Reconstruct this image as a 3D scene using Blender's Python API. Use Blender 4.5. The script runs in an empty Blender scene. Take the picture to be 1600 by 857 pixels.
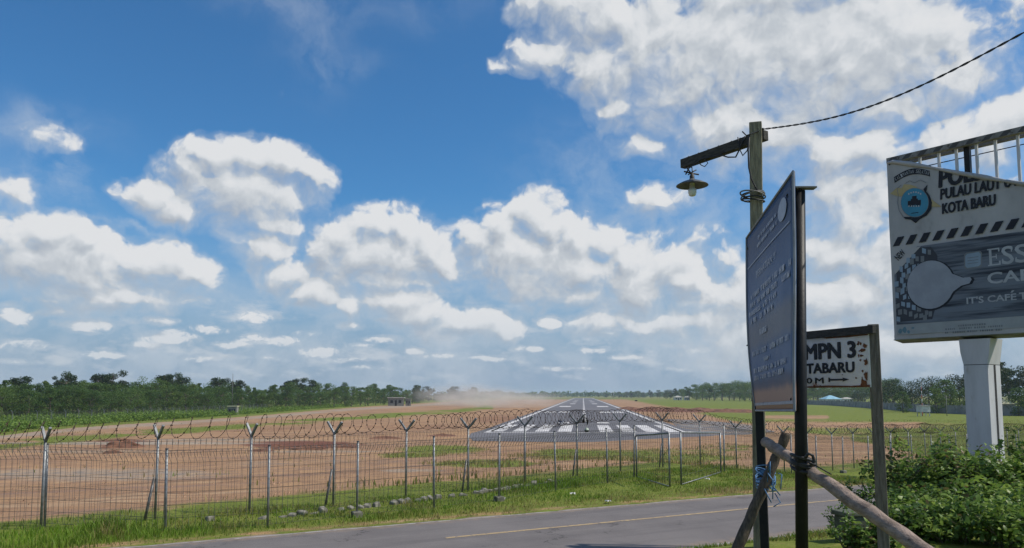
import bpy, bmesh, math, random
import numpy as np
from mathutils import Vector, Matrix, Euler

scene = bpy.context.scene
COL = scene.collection
R = math.radians

# ------------------------------------------------------------------ camera
FPX, CX, PY, VH, HC = 1200.0, 800.0, 510.0, 617.0, 3.2     # focal length, principal point, horizon row (photo pixels), eye height
TH = math.atan((VH - PY) / FPX)
cam_data = bpy.data.cameras.new("camera")
cam = bpy.data.objects.new("camera", cam_data)
COL.objects.link(cam)
cam.location = (0, 0, HC)
cam.rotation_euler = (math.pi / 2 + TH, 0, 0)
cam_data.sensor_width = 36.0
cam_data.lens = 36.0 * FPX / 1600.0
cam_data.shift_y = (PY - 428.5) / 1600.0
cam_data.clip_start = 0.1
cam_data.clip_end = 20000
scene.camera = cam

def ray(u, v):
    a, b = (u - CX) / FPX, (PY - v) / FPX
    return Vector((a, math.cos(TH) - b * math.sin(TH), math.sin(TH) + b * math.cos(TH)))
def P(u, v, Y):                       # point seen at photo pixel (u, v) at forward distance Y
    d = ray(u, v)
    return Vector((0, 0, HC)) + d * (Y / d.y)
def G(u, v, z=0.0):                   # point seen at photo pixel (u, v) at height z
    d = ray(u, v)
    return Vector((0, 0, HC)) + d * ((z - HC) / d.z)
def azel(u, v):
    d = ray(u, v).normalized()
    return math.atan2(d.x, d.y), math.asin(d.z)

# ------------------------------------------------------------------ sun, sky, exposure
SUN_EL = R(50.0)
SUN_H = Vector((0.995, -0.10, 0)).normalized()
SUN_DIR = Vector((SUN_H.x * math.cos(SUN_EL), SUN_H.y * math.cos(SUN_EL), math.sin(SUN_EL)))
sun_data = bpy.data.lights.new("sun", 'SUN')
sun_data.energy = 4.0
sun_data.angle = R(0.5)
sun_data.color = (1.0, 0.93, 0.82)
sun = bpy.data.objects.new("sun", sun_data)
sun.rotation_euler = SUN_DIR.to_track_quat('Z', 'Y').to_euler()
sun.location = (60, -10, 80)
COL.objects.link(sun)

scene.view_settings.view_transform = 'Standard'
scene.view_settings.look = 'None'
scene.view_settings.exposure = 0.0
scene.view_settings.gamma = 1.0
scene.view_settings.use_curve_mapping = False
scene.cycles.use_denoising = True
scene.cycles.max_bounces = 6
scene.cycles.diffuse_bounces = 3
scene.cycles.glossy_bounces = 2
scene.cycles.transmission_bounces = 3
scene.cycles.transparent_max_bounces = 8
scene.cycles.volume_bounces = 1
scene.cycles.adaptive_threshold = 0.015
scene.cycles.caustics_reflective = False
scene.cycles.caustics_refractive = False

def math_node(nt, op, a, b=None, c=None, clamp=False):
    n = nt.nodes.new('ShaderNodeMath'); n.operation = op; n.use_clamp = clamp
    for i, x in enumerate((a, b, c)):
        if x is None: continue
        if isinstance(x, (int, float)): n.inputs[i].default_value = x
        else: nt.links.new(x, n.inputs[i])
    return n.outputs[0]
def vmath(nt, op, a, b=None, c=None, out=0):
    n = nt.nodes.new('ShaderNodeVectorMath'); n.operation = op
    for i, x in enumerate((a, b, c)):
        if x is None: continue
        if isinstance(x, (tuple, list)): n.inputs[i].default_value = x
        else: nt.links.new(x, n.inputs[i])
    return n.outputs[out]
def smooth(nt, x, lo, hi, a=0.0, b=1.0):
    n = nt.nodes.new('ShaderNodeMapRange'); n.interpolation_type = 'SMOOTHSTEP'
    nt.links.new(x, n.inputs[0])
    for i, val in enumerate((lo, hi, a, b)): n.inputs[i + 1].default_value = val
    return n.outputs[0]
def noise(nt, vec, scale, detail=4.0, rough=0.5, dist=0.0, color=False, lac=2.0):
    n = nt.nodes.new('ShaderNodeTexNoise')
    n.inputs['Scale'].default_value = scale; n.inputs['Detail'].default_value = detail
    n.inputs['Roughness'].default_value = rough; n.inputs['Distortion'].default_value = dist
    n.inputs['Lacunarity'].default_value = lac
    if vec is not None: nt.links.new(vec, n.inputs['Vector'])
    return n.outputs['Color' if color else 'Fac']
def mixc(nt, f, a, b, mode='MIX'):
    n = nt.nodes.new('ShaderNodeMix'); n.data_type = 'RGBA'; n.blend_type = mode
    for i, x in ((0, f), (6, a), (7, b)):
        if isinstance(x, (int, float)): n.inputs[i].default_value = x
        elif isinstance(x, tuple): n.inputs[i].default_value = (x + (1.0,))[:4]
        else: nt.links.new(x, n.inputs[i])
    return n.outputs[2]

# cumulus clouds: (photo column, row, half width, half height, weight); turned into directions in the sky
CLOUDS = [
 # great bank at upper right: body, then lumps round its rim
 (1160, 80, 230, 110, .80), (1320, 90, 210, 118, .85), (1010, 70, 120, 78, .66), (870, 5, 62, 40, .80), (940, 25, 60, 50, .74), (930, 105, 62, 46, .66), (842, 82, 40, 28, .62), (805, 108, 34, 16, .5), (1130, 190, 100, 52, .78), (1210, 225, 90, 44, .70),
 (1420, 60, 90, 80, .9), (1490, 55, 40, 60, .6), (1475, 125, 56, 45, .7), (1375, 180, 80, 36, .62), (965, 165, 52, 26, .5), (1020, 222, 50, 24, .42), (1060, 150, 80, 50, .6), (1230, -10, 220, 50, .7),
 # right of the lamp and behind the billboard
 (1325, 310, 80, 90, .72), (1310, 245, 60, 38, .8), (1355, 235, 46, 34, .8), (1290, 300, 42, 36, .7), (1520, 215, 110, 40, .85), (1300, 385, 52, 40, .72), (1430, 430, 110, 90, .8), (1560, 400, 120, 120, .7), (1320, 470, 110, 44, .85), (1225, 535, 150, 40, .78), (1390, 545, 120, 36, .78),
 # left middle cloud
 (370, 292, 92, 54, .84), (345, 238, 44, 28, .85), (312, 256, 30, 26, .8), (392, 250, 44, 30, .85), (440, 264, 40, 30, .85), (486, 276, 30, 26, .8), (228, 300, 48, 22, .80), (275, 322, 48, 22, .72), (400, 345, 86, 24, .52),
 # bank at left
 (100, 415, 128, 52, .88), (28, 382, 46, 34, .9), (76, 366, 40, 28, .85), (132, 374, 42, 30, .88), (172, 398, 36, 30, .85), (252, 416, 52, 36, 1.0), (298, 434, 34, 24, .85), (218, 404, 36, 28, .85), (150, 458, 150, 24, .66), (20, 300, 38, 28, .5), (70, 215, 54, 24, .34),
 # left of centre
 (600, 402, 102, 52, .95), (540, 366, 36, 30, .9), (586, 350, 42, 30, .95), (632, 354, 36, 28, .9), (672, 382, 36, 34, .9), (514, 392, 30, 28, .85), (690, 412, 26, 28, .8), (600, 444, 92, 22, .7), (610, 475, 70, 26, .76), (730, 510, 62, 24, .92), (665, 494, 56, 20, .76), (784, 518, 30, 16, .75),
 # great cumulus over the runway
 (880, 412, 130, 60, .95), (800, 400, 78, 50, .92), (1000, 442, 80, 44, .86), (832, 336, 42, 36, 1.0), (786, 360, 36, 32, .95), (866, 352, 34, 30, .95), (902, 374, 40, 32, .95), (946, 376, 36, 30, .92), (740, 380, 28, 28, .85), (986, 406, 34, 30, .9), (1050, 420, 36, 36, .98), (1074, 442, 26, 26, .85), (890, 462, 110, 22, .66), (1095, 470, 60, 28, .6),
 (1130, 405, 32, 24, .62), (1035, 312, 54, 22, .60), (1150, 470, 70, 44, .66), (1100, 375, 40, 16, .42), (1090, 505, 120, 28, .62), (960, 505, 90, 24, .5),
 (415, 388, 46, 30, .70), (455, 425, 44, 28, .74), (500, 462, 44, 24, .76), (540, 485, 30, 18, .66), (380, 372, 40, 18, .45),
]
SMALL = [
 (90, 485, 60, 12, .7), (190, 480, 40, 10, .6), (360, 540, 40, 8, .7), (550, 560, 40, 6, .7), (610, 500, 30, 10, .6), (300, 470, 40, 10, .6), (560, 540, 26, 6, .7), (820, 545, 30, 6, .7), (980, 560, 30, 5, .7), (1130, 560, 40, 6, .7), (1180, 520, 50, 14, .7),
 (548, 510, 24, 8, .8), (28, 498, 34, 22, .95), (140, 508, 50, 14, .85), (270, 528, 46, 13, .85), (400, 494, 40, 10, .8), (500, 548, 34, 10, .85), (240, 500, 44, 9, .7), (330, 514, 40, 8, .7), (860, 506, 28, 14, .9), (950, 520, 24, 10, .85),
 (1005, 512, 42, 18, .95), (40, 540, 46, 11, .75), (70, 470, 36, 10, .7), (420, 530, 50, 10, .7), (690, 555, 44, 6, .75), (925, 548, 26, 6, .75), (1100, 545, 40, 8, .75), (160, 555, 60, 7, .7), (600, 530, 50, 8, .65), (650, 548, 20, 7, .8),
 (1110, 500, 30, 14, .7), (1040, 540, 40, 8, .7), (760, 560, 50, 6, .65), (330, 560, 60, 6, .65), (230, 540, 40, 7, .7), (480, 520, 26, 6, .6), (20, 565, 60, 6, .6), (880, 575, 60, 5, .55), (560, 575, 60, 5, .5), (1060, 575, 60, 5, .55), (430, 560, 30, 5, .6),
]
WISPS = [(60, 195, 75, 30, .8), (115, 270, 24, 55, .7), (20, 290, 45, 40, .85), (500, 60, 50, 60, .35), (430, 10, 70, 22, .3), (545, 90, 50, 14, .25), (90, 343, 120, 5, .6), (210, 348, 60, 5, .7),
         (640, 10, 120, 30, .18), (960, 290, 120, 60, .35), (1100, 330, 120, 80, .4), (700, 470, 300, 60, .25), (300, 470, 320, 70, .3), (1200, 460, 240, 110, .5), (800, 560, 700, 46, .55), (200, 560, 500, 46, .45), (1350, 560, 400, 60, .6), (900, 230, 60, 50, .25)]

world = bpy.data.worlds.new("World")
scene.world = world
world.use_nodes = True
wt = world.node_tree
wt.nodes.clear()

def blob_sum(nt, vec, blobs, add=False):
    total = None
    for (u, v, ru, rv, w) in blobs:
        a, e = azel(u, v)
        a2, _ = azel(u + ru, v); _, e2 = azel(u, v - rv)
        sa, se = 1.0 / abs(a2 - a), 1.0 / abs(e2 - e)
        q = vmath(nt, 'MULTIPLY_ADD', vec, (sa, se, 0), (-a * sa, -e * se, 0))
        q = vmath(nt, 'DOT_PRODUCT', q, q, out=1)
        g = math_node(nt, 'POWER', 0.42, q)
        g = math_node(nt, 'MULTIPLY', g, w)
        total = g if total is None else (math_node(nt, 'ADD', total, g) if add else math_node(nt, 'SMOOTH_MAX', total, g, 0.22))
    return total

def cloud_group():
    g = bpy.data.node_groups.new("cloud_density", 'ShaderNodeTree')
    g.interface.new_socket("p", in_out='INPUT', socket_type='NodeSocketVector')
    g.interface.new_socket("d", in_out='OUTPUT', socket_type='NodeSocketFloat')
    g.interface.new_socket("b", in_out='OUTPUT', socket_type='NodeSocketFloat')
    gi, go = g.nodes.new('NodeGroupInput'), g.nodes.new('NodeGroupOutput')
    p = gi.outputs[0]
    w = noise(g, p, 11.0, 4.0, 0.58, color=True)
    w = vmath(g, 'SUBTRACT', w, (.5, .5, .5))
    pw = vmath(g, 'MULTIPLY_ADD', w, (.075, .055, 0), p)
    ps = vmath(g, 'MULTIPLY_ADD', w, (.036, .017, 0), p)
    bs_ = blob_sum(g, ps, SMALL)
    b = math_node(g, 'MAXIMUM', blob_sum(g, pw, [(u, v, ru * 1.22, rv * 1.22, min(1.05, w + .20)) for (u, v, ru, rv, w) in CLOUDS]), 0.0)
    b = math_node(g, 'MINIMUM', b, 1.15)
    n1 = noise(g, pw, 20.0, 7.0, 0.62, dist=.2)
    v1 = g.nodes.new('ShaderNodeTexVoronoi'); v1.feature = 'SMOOTH_F1'; v1.inputs['Scale'].default_value = 30.0
    v1.inputs['Detail'].default_value = 2.0; v1.inputs['Roughness'].default_value = .55; v1.inputs['Smoothness'].default_value = .4
    g.links.new(pw, v1.inputs['Vector'])
    d = math_node(g, 'MULTIPLY_ADD', n1, 1.25, math_node(g, 'SUBTRACT', b, 0.755))
    d = math_node(g, 'MULTIPLY_ADD', v1.outputs['Distance'], -0.50, math_node(g, 'ADD', d, .165))
    d = math_node(g, 'SUBTRACT', d, smooth(g, b, .14, .34, .55, 0.0))
    n2 = noise(g, vmath(g, 'MULTIPLY', ps, (1.0, 1.45, 1)), 38.0, 6.0, 0.66, dist=.5)
    ds = math_node(g, 'MULTIPLY_ADD', n2, 1.95, math_node(g, 'SUBTRACT', math_node(g, 'SUBTRACT', bs_, smooth(g, bs_, 0.0, .35, 1.0, 0.0)), 1.46))
    d = math_node(g, 'MAXIMUM', d, ds)
    b = math_node(g, 'MAXIMUM', b, math_node(g, 'MULTIPLY', bs_, .8))
    g.links.new(d, go.inputs[0]); g.links.new(b, go.inputs[1])
    return g

CG = cloud_group()
tc = wt.nodes.new('ShaderNodeTexCoord')
dirv = vmath(wt, 'NORMALIZE', tc.outputs['Generated'])
sep = wt.nodes.new('ShaderNodeSeparateXYZ'); wt.links.new(dirv, sep.inputs[0])
az = math_node(wt, 'ARCTAN2', sep.outputs[0], sep.outputs[1])
el = math_node(wt, 'ARCSINE', sep.outputs[2])
comb = wt.nodes.new('ShaderNodeCombineXYZ'); wt.links.new(az, comb.inputs[0]); wt.links.new(el, comb.inputs[1])
pae = comb.outputs[0]

def dens(off):
    n = wt.nodes.new('ShaderNodeGroup'); n.node_tree = CG
    src = pae if off is None else vmath(wt, 'ADD', pae, off)
    wt.links.new(src, n.inputs[0])
    return n.outputs[0], n.outputs[1]
d0, b0 = dens(None)
d1, b1 = dens((0.008, 0.015, 0))

l2 = math_node(wt, 'SUBTRACT', b0, b1)
soft = smooth(wt, l2, -.06, .08, .75, .30)          # ragged, soft undersides; crisp tops
alpha = math_node(wt, 'DIVIDE', math_node(wt, 'ADD', d0, .12), soft, clamp=True)
alpha = smooth(wt, alpha, 0.0, 1.0)
alpha = math_node(wt, 'MULTIPLY', alpha, smooth(wt, el, .02, .13, .55, 1.0))          # far clouds sink into the haze
halo = math_node(wt, 'MULTIPLY', smooth(wt, d0, -.45, .12), .34)
# small flat cumulus strung along the horizon and a general scatter of cloud over the rest of the sky
lowv = vmath(wt, 'MULTIPLY', pae, (1.0, 2.6, 1))
ln = noise(wt, lowv, 13.0, 8.0, .58)
band = math_node(wt, 'MULTIPLY', smooth(wt, el, 0.0, 0.03), smooth(wt, el, 0.09, 0.17, 1.0, 0.0))
lowa = math_node(wt, 'MULTIPLY', smooth(wt, ln, 0.50, 0.68), band)
lowa = math_node(wt, 'MULTIPLY', lowa, 0.62)
back = smooth(wt, math_node(wt, 'ABSOLUTE', az), 0.75, 1.1)
bn = noise(wt, dirv, 2.6, 8.0, .58)
backa = math_node(wt, 'MULTIPLY', math_node(wt, 'MULTIPLY', smooth(wt, bn, .48, .66), back), smooth(wt, el, 0.0, .12))
wv = vmath(wt, 'MULTIPLY_ADD', vmath(wt, 'SUBTRACT', noise(wt, pae, 8.0, 6.0, .6, color=True), (.5, .5, .5)), (.14, .10, 0), pae)
wis = blob_sum(wt, wv, WISPS, True)
wis = math_node(wt, 'MULTIPLY', wis, smooth(wt, noise(wt, wv, 14.0, 8.0, .6), .30, .74))
wis = math_node(wt, 'MINIMUM', math_node(wt, 'MULTIPLY', wis, 0.75), .7)

# light on the clouds: brighter where the cloud thins towards the sun, greyer in its depth and at its base
l1 = math_node(wt, 'SUBTRACT', d0, d1)
lit = math_node(wt, 'MULTIPLY_ADD', l1, 0.85, 0.50)
lit = math_node(wt, 'MULTIPLY_ADD', l2, 1.0, lit)
lit = math_node(wt, 'MULTIPLY_ADD', smooth(wt, d0, .25, 1.0), -0.07, lit)
lit = math_node(wt, 'MULTIPLY_ADD', d0, 0.0, lit, clamp=True)
ramp = wt.nodes.new('ShaderNodeValToRGB')
cr = ramp.color_ramp
cr.elements[0].position = 0.05; cr.elements[0].color = (.40, .445, .51, 1)
cr.elements[1].position = 0.98; cr.elements[1].color = (.74, .755, .775, 1)
e = cr.elements.new(.45); e.color = (.54, .58, .625, 1)
e = cr.elements.new(.75); e.color = (.69, .715, .745, 1)
wt.links.new(lit, ramp.inputs[0])

sky = wt.nodes.new('ShaderNodeTexSky')
sky.sky_type = 'NISHITA'
sky.sun_disc = False
sky.sun_elevation = SUN_EL
sky.sun_rotation = math.atan2(SUN_DIR.x, SUN_DIR.y)
sky.altitude = 0.0
sky.air_density = 1.0
sky.dust_density = 0.6
sky.ozone_density = 2.0
SKY_STRENGTH = 0.10
skyc = mixc(wt, 1.0, sky.outputs[0], (0.42, 0.88, 1.20), 'MULTIPLY')
skyc = vmath(wt, 'SCALE', skyc); skyc.node.inputs['Scale'].default_value = SKY_STRENGTH
milky = smooth(wt, el, -.01, .27, .97, 0.0)
skyc = mixc(wt, milky, skyc, (.27, .365, .50))
col = mixc(wt, lowa, skyc, (.62, .655, .70))
col = mixc(wt, wis, col, (.56, .62, .69))
col = mixc(wt, backa, col, (.60, .63, .67))
col = mixc(wt, halo, col, (.50, .57, .65))
col = mixc(wt, alpha, col, ramp.outputs[0])
bg = wt.nodes.new('ShaderNodeBackground')
bg.inputs['Strength'].default_value = 1.0
wt.links.new(col, bg.inputs['Color'])
wo = wt.nodes.new('ShaderNodeOutputWorld')
wt.links.new(bg.outputs[0], wo.inputs['Surface'])
world.cycles.sampling_method = 'MANUAL'
world.cycles.sample_map_resolution = 512

# ------------------------------------------------------------------ object and mesh helpers
rng = np.random.default_rng(7)
random.seed(7)

def tag(o, label=None, cat=None, group=None, kind=None):
    if label: o['label'] = label
    if cat: o['category'] = cat
    if group: o['group'] = group
    if kind: o['kind'] = kind
    return o
def thing(name, loc, label, cat, group=None):
    o = bpy.data.objects.new(name, None)
    o.empty_display_size = 0.2
    o.location = loc
    COL.objects.link(o)
    return tag(o, label, cat, group)
def world_loc(o):
    v = Vector((0, 0, 0))
    while o is not None:
        v += o.location; o = o.parent
    return v

class MB:
    """collects faces in world coordinates and links them as ONE mesh object"""
    def __init__(self): self.v, self.f, self.m = [], [], []
    def add(self, vs, fs, mi=0):
        o = len(self.v)
        self.v += [tuple(p) for p in vs]
        self.f += [tuple(i + o for i in f) for f in fs]
        self.m += [mi] * len(fs)
        return self
    def box(self, c, size, rot=None, mi=0):
        x, y, z = size[0] / 2, size[1] / 2, size[2] / 2
        vs = [Vector((sx * x, sy * y, sz * z)) for sz in (-1, 1) for sx, sy in ((-1, -1), (1, -1), (1, 1), (-1, 1))]
        if rot is not None: vs = [rot @ p for p in vs]
        c = Vector(c)
        return self.add([p + c for p in vs], [(3, 2, 1, 0), (4, 5, 6, 7), (0, 1, 5, 4), (1, 2, 6, 5), (2, 3, 7, 6), (3, 0, 4, 7)], mi)
    def tube(self, pts, r, sides=8, mi=0, cap=True, twist=0.0):
        pts = [Vector(p) for p in pts]
        n = len(pts)
        rs = list(r) if isinstance(r, (list, tuple, np.ndarray)) else [r] * n
        base = len(self.v)
        up = None
        for i, p in enumerate(pts):
            d = (pts[min(i + 1, n - 1)] - pts[max(i - 1, 0)])
            d = d.normalized() if d.length > 1e-9 else Vector((0, 0, 1))
            if up is None:
                up = Vector((0, 0, 1)) if abs(d.z) < .9 else Vector((1, 0, 0))
            x = (up - d * up.dot(d))
            x = x.normalized() if x.length > 1e-6 else d.orthogonal().normalized()
            up = x
            y = d.cross(x)
            for k in range(sides):
                a = 2 * math.pi * (k + .5) / sides + twist
                self.v.append(tuple(p + (x * math.cos(a) + y * math.sin(a)) * rs[i]))
        for i in range(n - 1):
            for k in range(sides):
                a, b = base + i * sides + k, base + i * sides + (k + 1) % sides
                self.f.append((a, b, b + sides, a + sides)); self.m.append(mi)
        if cap:
            self.f.append(tuple(base + k for k in reversed(range(sides)))); self.m.append(mi)
            self.f.append(tuple(base + (n - 1) * sides + k for k in range(sides))); self.m.append(mi)
        return self
    def beam(self, p0, p1, w, h, up=(0, 0, 1), mi=0):
        p0, p1 = Vector(p0), Vector(p1)
        d = (p1 - p0).normalized()
        u = Vector(up); u = (u - d * u.dot(d)).normalized()
        s = d.cross(u)
        return self.add([p + s * (a * w / 2) + u * (b * h / 2) for p in (p0, p1) for a, b in ((-1, -1), (1, -1), (1, 1), (-1, 1))],
                        [(3, 2, 1, 0), (4, 5, 6, 7), (0, 1, 5, 4), (1, 2, 6, 5), (2, 3, 7, 6), (3, 0, 4, 7)], mi)
    def lathe(self, c, prof, sides=20, mi=0, axis=None):
        c = Vector(c); base = len(self.v)
        for (r, z) in prof:
            for k in range(sides):
                a = 2 * math.pi * k / sides
                p = Vector((r * math.cos(a), r * math.sin(a), z))
                if axis is not None: p = axis @ p
                self.v.append(tuple(c + p))
        for i in range(len(prof) - 1):
            for k in range(sides):
                a, b = base + i * sides + k, base + i * sides + (k + 1) % sides
                self.f.append((a, b, b + sides, a + sides)); self.m.append(mi)
        return self
    def build(self, name, mats, parent=None, smooth=False, bevel=0.0, label=None):
        me = bpy.data.meshes.new(name)
        off = world_loc(parent) if parent is not None else Vector((0, 0, 0))
        me.from_pydata([(x - off.x, y - off.y, z - off.z) for x, y, z in self.v], [], self.f)
        mats = mats if isinstance(mats, (list, tuple)) else [mats]
        for m in mats: me.materials.append(m)
        me.polygons.foreach_set('material_index', self.m)
        if smooth: me.polygons.foreach_set('use_smooth', [True] * len(self.f))
        me.update()
        o = bpy.data.objects.new(name, me)
        COL.objects.link(o)
        if parent is not None: o.parent = parent
        if bevel:
            b = o.modifiers.new("bevel", 'BEVEL'); b.width = bevel; b.segments = 2; b.limit_method = 'ANGLE'
        if label: o['label'] = label
        return o
    def build_thing(self, name, mats, label, cat, group=None, loc=None, **k):
        """a thing that is one mesh, its origin at its base"""
        if loc is None:
            a = np.array(self.v); loc = ((a[:, 0].min() + a[:, 0].max()) / 2, (a[:, 1].min() + a[:, 1].max()) / 2, a[:, 2].min())
        self.v = [(x - loc[0], y - loc[1], z - loc[2]) for x, y, z in self.v]
        o = self.build(name, mats, None, **k)
        o.location = loc
        return tag(o, label, cat, group)

def np_mesh(name, V, F, mats, tone=None, fmat=None, smooth=False):
    """V (n,3), F (m,k) arrays -> mesh; tone: one value per vertex, own colour of each leaf or blade"""
    me = bpy.data.meshes.new(name)
    n, k = F.shape
    me.vertices.add(len(V)); me.vertices.foreach_set('co', np.asarray(V, np.float32).ravel())
    me.loops.add(n * k); me.loops.foreach_set('vertex_index', np.asarray(F, np.int32).ravel())
    me.polygons.add(n); me.polygons.foreach_set('loop_start', np.arange(0, n * k, k, dtype=np.int32))
    for m in (mats if isinstance(mats, (list, tuple)) else [mats]): me.materials.append(m)
    if fmat is not None: me.polygons.foreach_set('material_index', np.asarray(fmat, np.int32))
    if smooth: me.polygons.foreach_set('use_smooth', np.ones(n, bool))
    me.update(calc_edges=True)
    if tone is not None:
        at = me.attributes.new("tone", 'FLOAT', 'POINT'); at.data.foreach_set('value', np.asarray(tone, np.float32))
    return me
def link(name, me, parent=None, loc=None):
    o = bpy.data.objects.new(name, me); COL.objects.link(o)
    if parent is not None: o.parent = parent
    if loc is not None: o.location = loc
    return o

# ------------------------------------------------------------------ materials
def new_mat(name):
    m = bpy.data.materials.new(name); m.use_nodes = True
    nt = m.node_tree
    return m, nt, nt.nodes['Principled BSDF']
def mat(name, c1, c2=None, scale=6.0, rough=.7, metal=0.0, bump=0.0, bscale=None, detail=5.0, stretch=(1, 1, 1), spec=.4, spots=None, lo=.35, hi=.65, coat=0.0):
    m, nt, bs = new_mat(name)
    tcn = nt.nodes.new('ShaderNodeTexCoord')
    vec = vmath(nt, 'MULTIPLY', tcn.outputs['Object'], stretch)
    bs.inputs['Roughness'].default_value = rough; bs.inputs['Metallic'].default_value = metal
    bs.inputs['Specular IOR Level'].default_value = spec
    bs.inputs['Coat Weight'].default_value = coat
    n = noise(nt, vec, scale, detail, .6)
    colr = mixc(nt, smooth(nt, n, lo, hi), c1, c2 if c2 else tuple(x * .8 for x in c1))
    if spots:
        sc, colour, a, b = spots
        colr = mixc(nt, smooth(nt, noise(nt, vec, sc, 6, .65), a, b), colr, colour)
    nt.links.new(colr, bs.inputs['Base Color'])
    if bump:
        b = nt.nodes.new('ShaderNodeBump'); b.inputs['Strength'].default_value = bump; b.inputs['Distance'].default_value = .02
        nt.links.new(noise(nt, vec, bscale or scale * 4, 6, .6), b.inputs['Height']); nt.links.new(b.outputs[0], bs.inputs['Normal'])
    return m
def leaf_mat(name, stops, rough=.55, trans=.25, objvar=.55):
    """leaves and grass: own colour per leaf ('tone'), some per plant, light passing through"""
    m, nt, bs = new_mat(name)
    at = nt.nodes.new('ShaderNodeAttribute'); at.attribute_name = 'tone'
    oi = nt.nodes.new('ShaderNodeObjectInfo')
    f = math_node(nt, 'MULTIPLY_ADD', math_node(nt, 'SUBTRACT', oi.outputs['Random'], .5), objvar, at.outputs['Fac'], clamp=True)
    rp = nt.nodes.new('ShaderNodeValToRGB'); nt.links.new(f, rp.inputs[0])
    els = rp.color_ramp.elements
    els[0].position, els[0].color = stops[0][0], stops[0][1] + (1,)
    els[1].position, els[1].color = stops[-1][0], stops[-1][1] + (1,)
    for pos, c in stops[1:-1]:
        e_ = els.new(pos); e_.color = c + (1,)
    nt.links.new(rp.outputs[0], bs.inputs['Base Color'])
    bs.inputs['Roughness'].default_value = rough; bs.inputs['Specular IOR Level'].default_value = .3
    tr = nt.nodes.new('ShaderNodeBsdfTranslucent')
    nt.links.new(mixc(nt, .5, rp.outputs[0], (.16, .22, .03), 'ADD') if False else rp.outputs[0], tr.inputs['Color'])
    mx = nt.nodes.new('ShaderNodeMixShader'); mx.inputs[0].default_value = trans
    nt.links.new(bs.outputs[0], mx.inputs[1]); nt.links.new(tr.outputs[0], mx.inputs[2])
    nt.links.new(mx.outputs[0], nt.nodes['Material Output'].inputs['Surface'])
    return m

M_GALV = mat("galvanised_steel", (.28, .29, .295), (.17, .175, .18), 9, .5, .55, .05, spots=(7, (.15, .10, .07), .60, .72))
M_GALV_DARK = mat("weathered_steel", (.17, .17, .17), (.10, .095, .09), 12, .55, .5, .08, spots=(25, (.14, .07, .035), .58, .72))
M_WIRE = mat("fence_wire", (.20, .195, .19), (.12, .10, .085), 8, .6, .35)
M_RAZOR = mat("rusty_razor_wire", (.085, .050, .035), (.045, .032, .026), 9, .6, .45)
def asphalt_material():
    m, nt, bs = new_mat("asphalt")
    g = nt.nodes.new('ShaderNodeNewGeometry'); pos = g.outputs['Position']
    s_ = vmath(nt, 'DOT_PRODUCT', pos, (-RDX[1], RDX[0], 0), out=1); t_ = vmath(nt, 'DOT_PRODUCT', pos, (RDX[0], RDX[1], 0), out=1)
    cb = nt.nodes.new('ShaderNodeCombineXYZ'); nt.links.new(math_node(nt, 'MULTIPLY', t_, .08), cb.inputs[0]); nt.links.new(s_, cb.inputs[1])
    n1 = noise(nt, pos, .45, 9, .65); n2 = noise(nt, pos, 130, 3, .6); n3 = noise(nt, cb.outputs[0], 1.6, 5, .55); n4 = noise(nt, pos, 5.0, 6, .6)
    c = mixc(nt, smooth(nt, n1, .3, .7), (.186, .166, .158), (.140, .124, .119))
    c = mixc(nt, math_node(nt, 'MULTIPLY', smooth(nt, n3, .50, .66), .55), c, (.112, .100, .098))       # polished wheel tracks
    c = mixc(nt, math_node(nt, 'MULTIPLY', smooth(nt, n3, .30, .44, 1.0, 0.0), .35), c, (.225, .200, .185))
    c = mixc(nt, math_node(nt, 'MULTIPLY', smooth(nt, n2, .56, .70), .55), c, (.29, .27, .255))           # aggregate
    c = mixc(nt, math_node(nt, 'MULTIPLY', smooth(nt, n2, .30, .42, 1.0, 0.0), .45), c, (.06, .055, .055))
    vo = nt.nodes.new('ShaderNodeTexVoronoi'); vo.feature = 'DISTANCE_TO_EDGE'; vo.inputs['Scale'].default_value = .42
    wv_ = vmath(nt, 'MULTIPLY_ADD', vmath(nt, 'SUBTRACT', noise(nt, pos, 1.4, 6, .65, color=True), (.5, .5, .5)), (2.2, 2.2, 0), pos); nt.links.new(wv_, vo.inputs['Vector'])
    crack = math_node(nt, 'MULTIPLY', smooth(nt, vo.outputs['Distance'], .004, .016, 1.0, 0.0), smooth(nt, n1, .50, .58))
    c = mixc(nt, math_node(nt, 'MULTIPLY', crack, .7), c, (.05, .045, .042))
    far_ = smooth(nt, math_node(nt, 'MULTIPLY_ADD', n4, .9, s_), ROADS[2] - .10, ROADS[2] + .42)
    near_ = smooth(nt, math_node(nt, 'MULTIPLY_ADD', n4, -1.3, s_), ROADS[0] - .75, ROADS[0] + .15, 1.0, 0.0)
    c = mixc(nt, math_node(nt, 'MULTIPLY', math_node(nt, 'MAXIMUM', far_, near_), .75), c, (.30, .215, .15))
    nt.links.new(c, bs.inputs['Base Color']); bs.inputs['Roughness'].default_value = .88; bs.inputs['Specular IOR Level'].default_value = .3
    b = nt.nodes.new('ShaderNodeBump'); b.inputs['Strength'].default_value = .4; b.inputs['Distance'].default_value = .012
    nt.links.new(n2, b.inputs['Height']); nt.links.new(b.outputs[0], bs.inputs['Normal'])
    return m
ROADS = (12.35, 15.95, 18.25)
RDX = Vector((2200, 1200, 0)).normalized()
M_ASPHALT = asphalt_material()
M_RUNWAY = mat("runway_asphalt", (.150, .142, .150), (.105, .10, .108), .05, .9, 0, .1, 20, 8, lo=.3, hi=.72, spots=(.9, (.17, .155, .15), .5, .75))
M_SHOULDER = mat("worn_shoulder_asphalt", (.19, .17, .16), (.13, .12, .125), .12, .95, 0, .1, 20, 8, spots=(.35, (.30, .21, .14), .5, .62))
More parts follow.
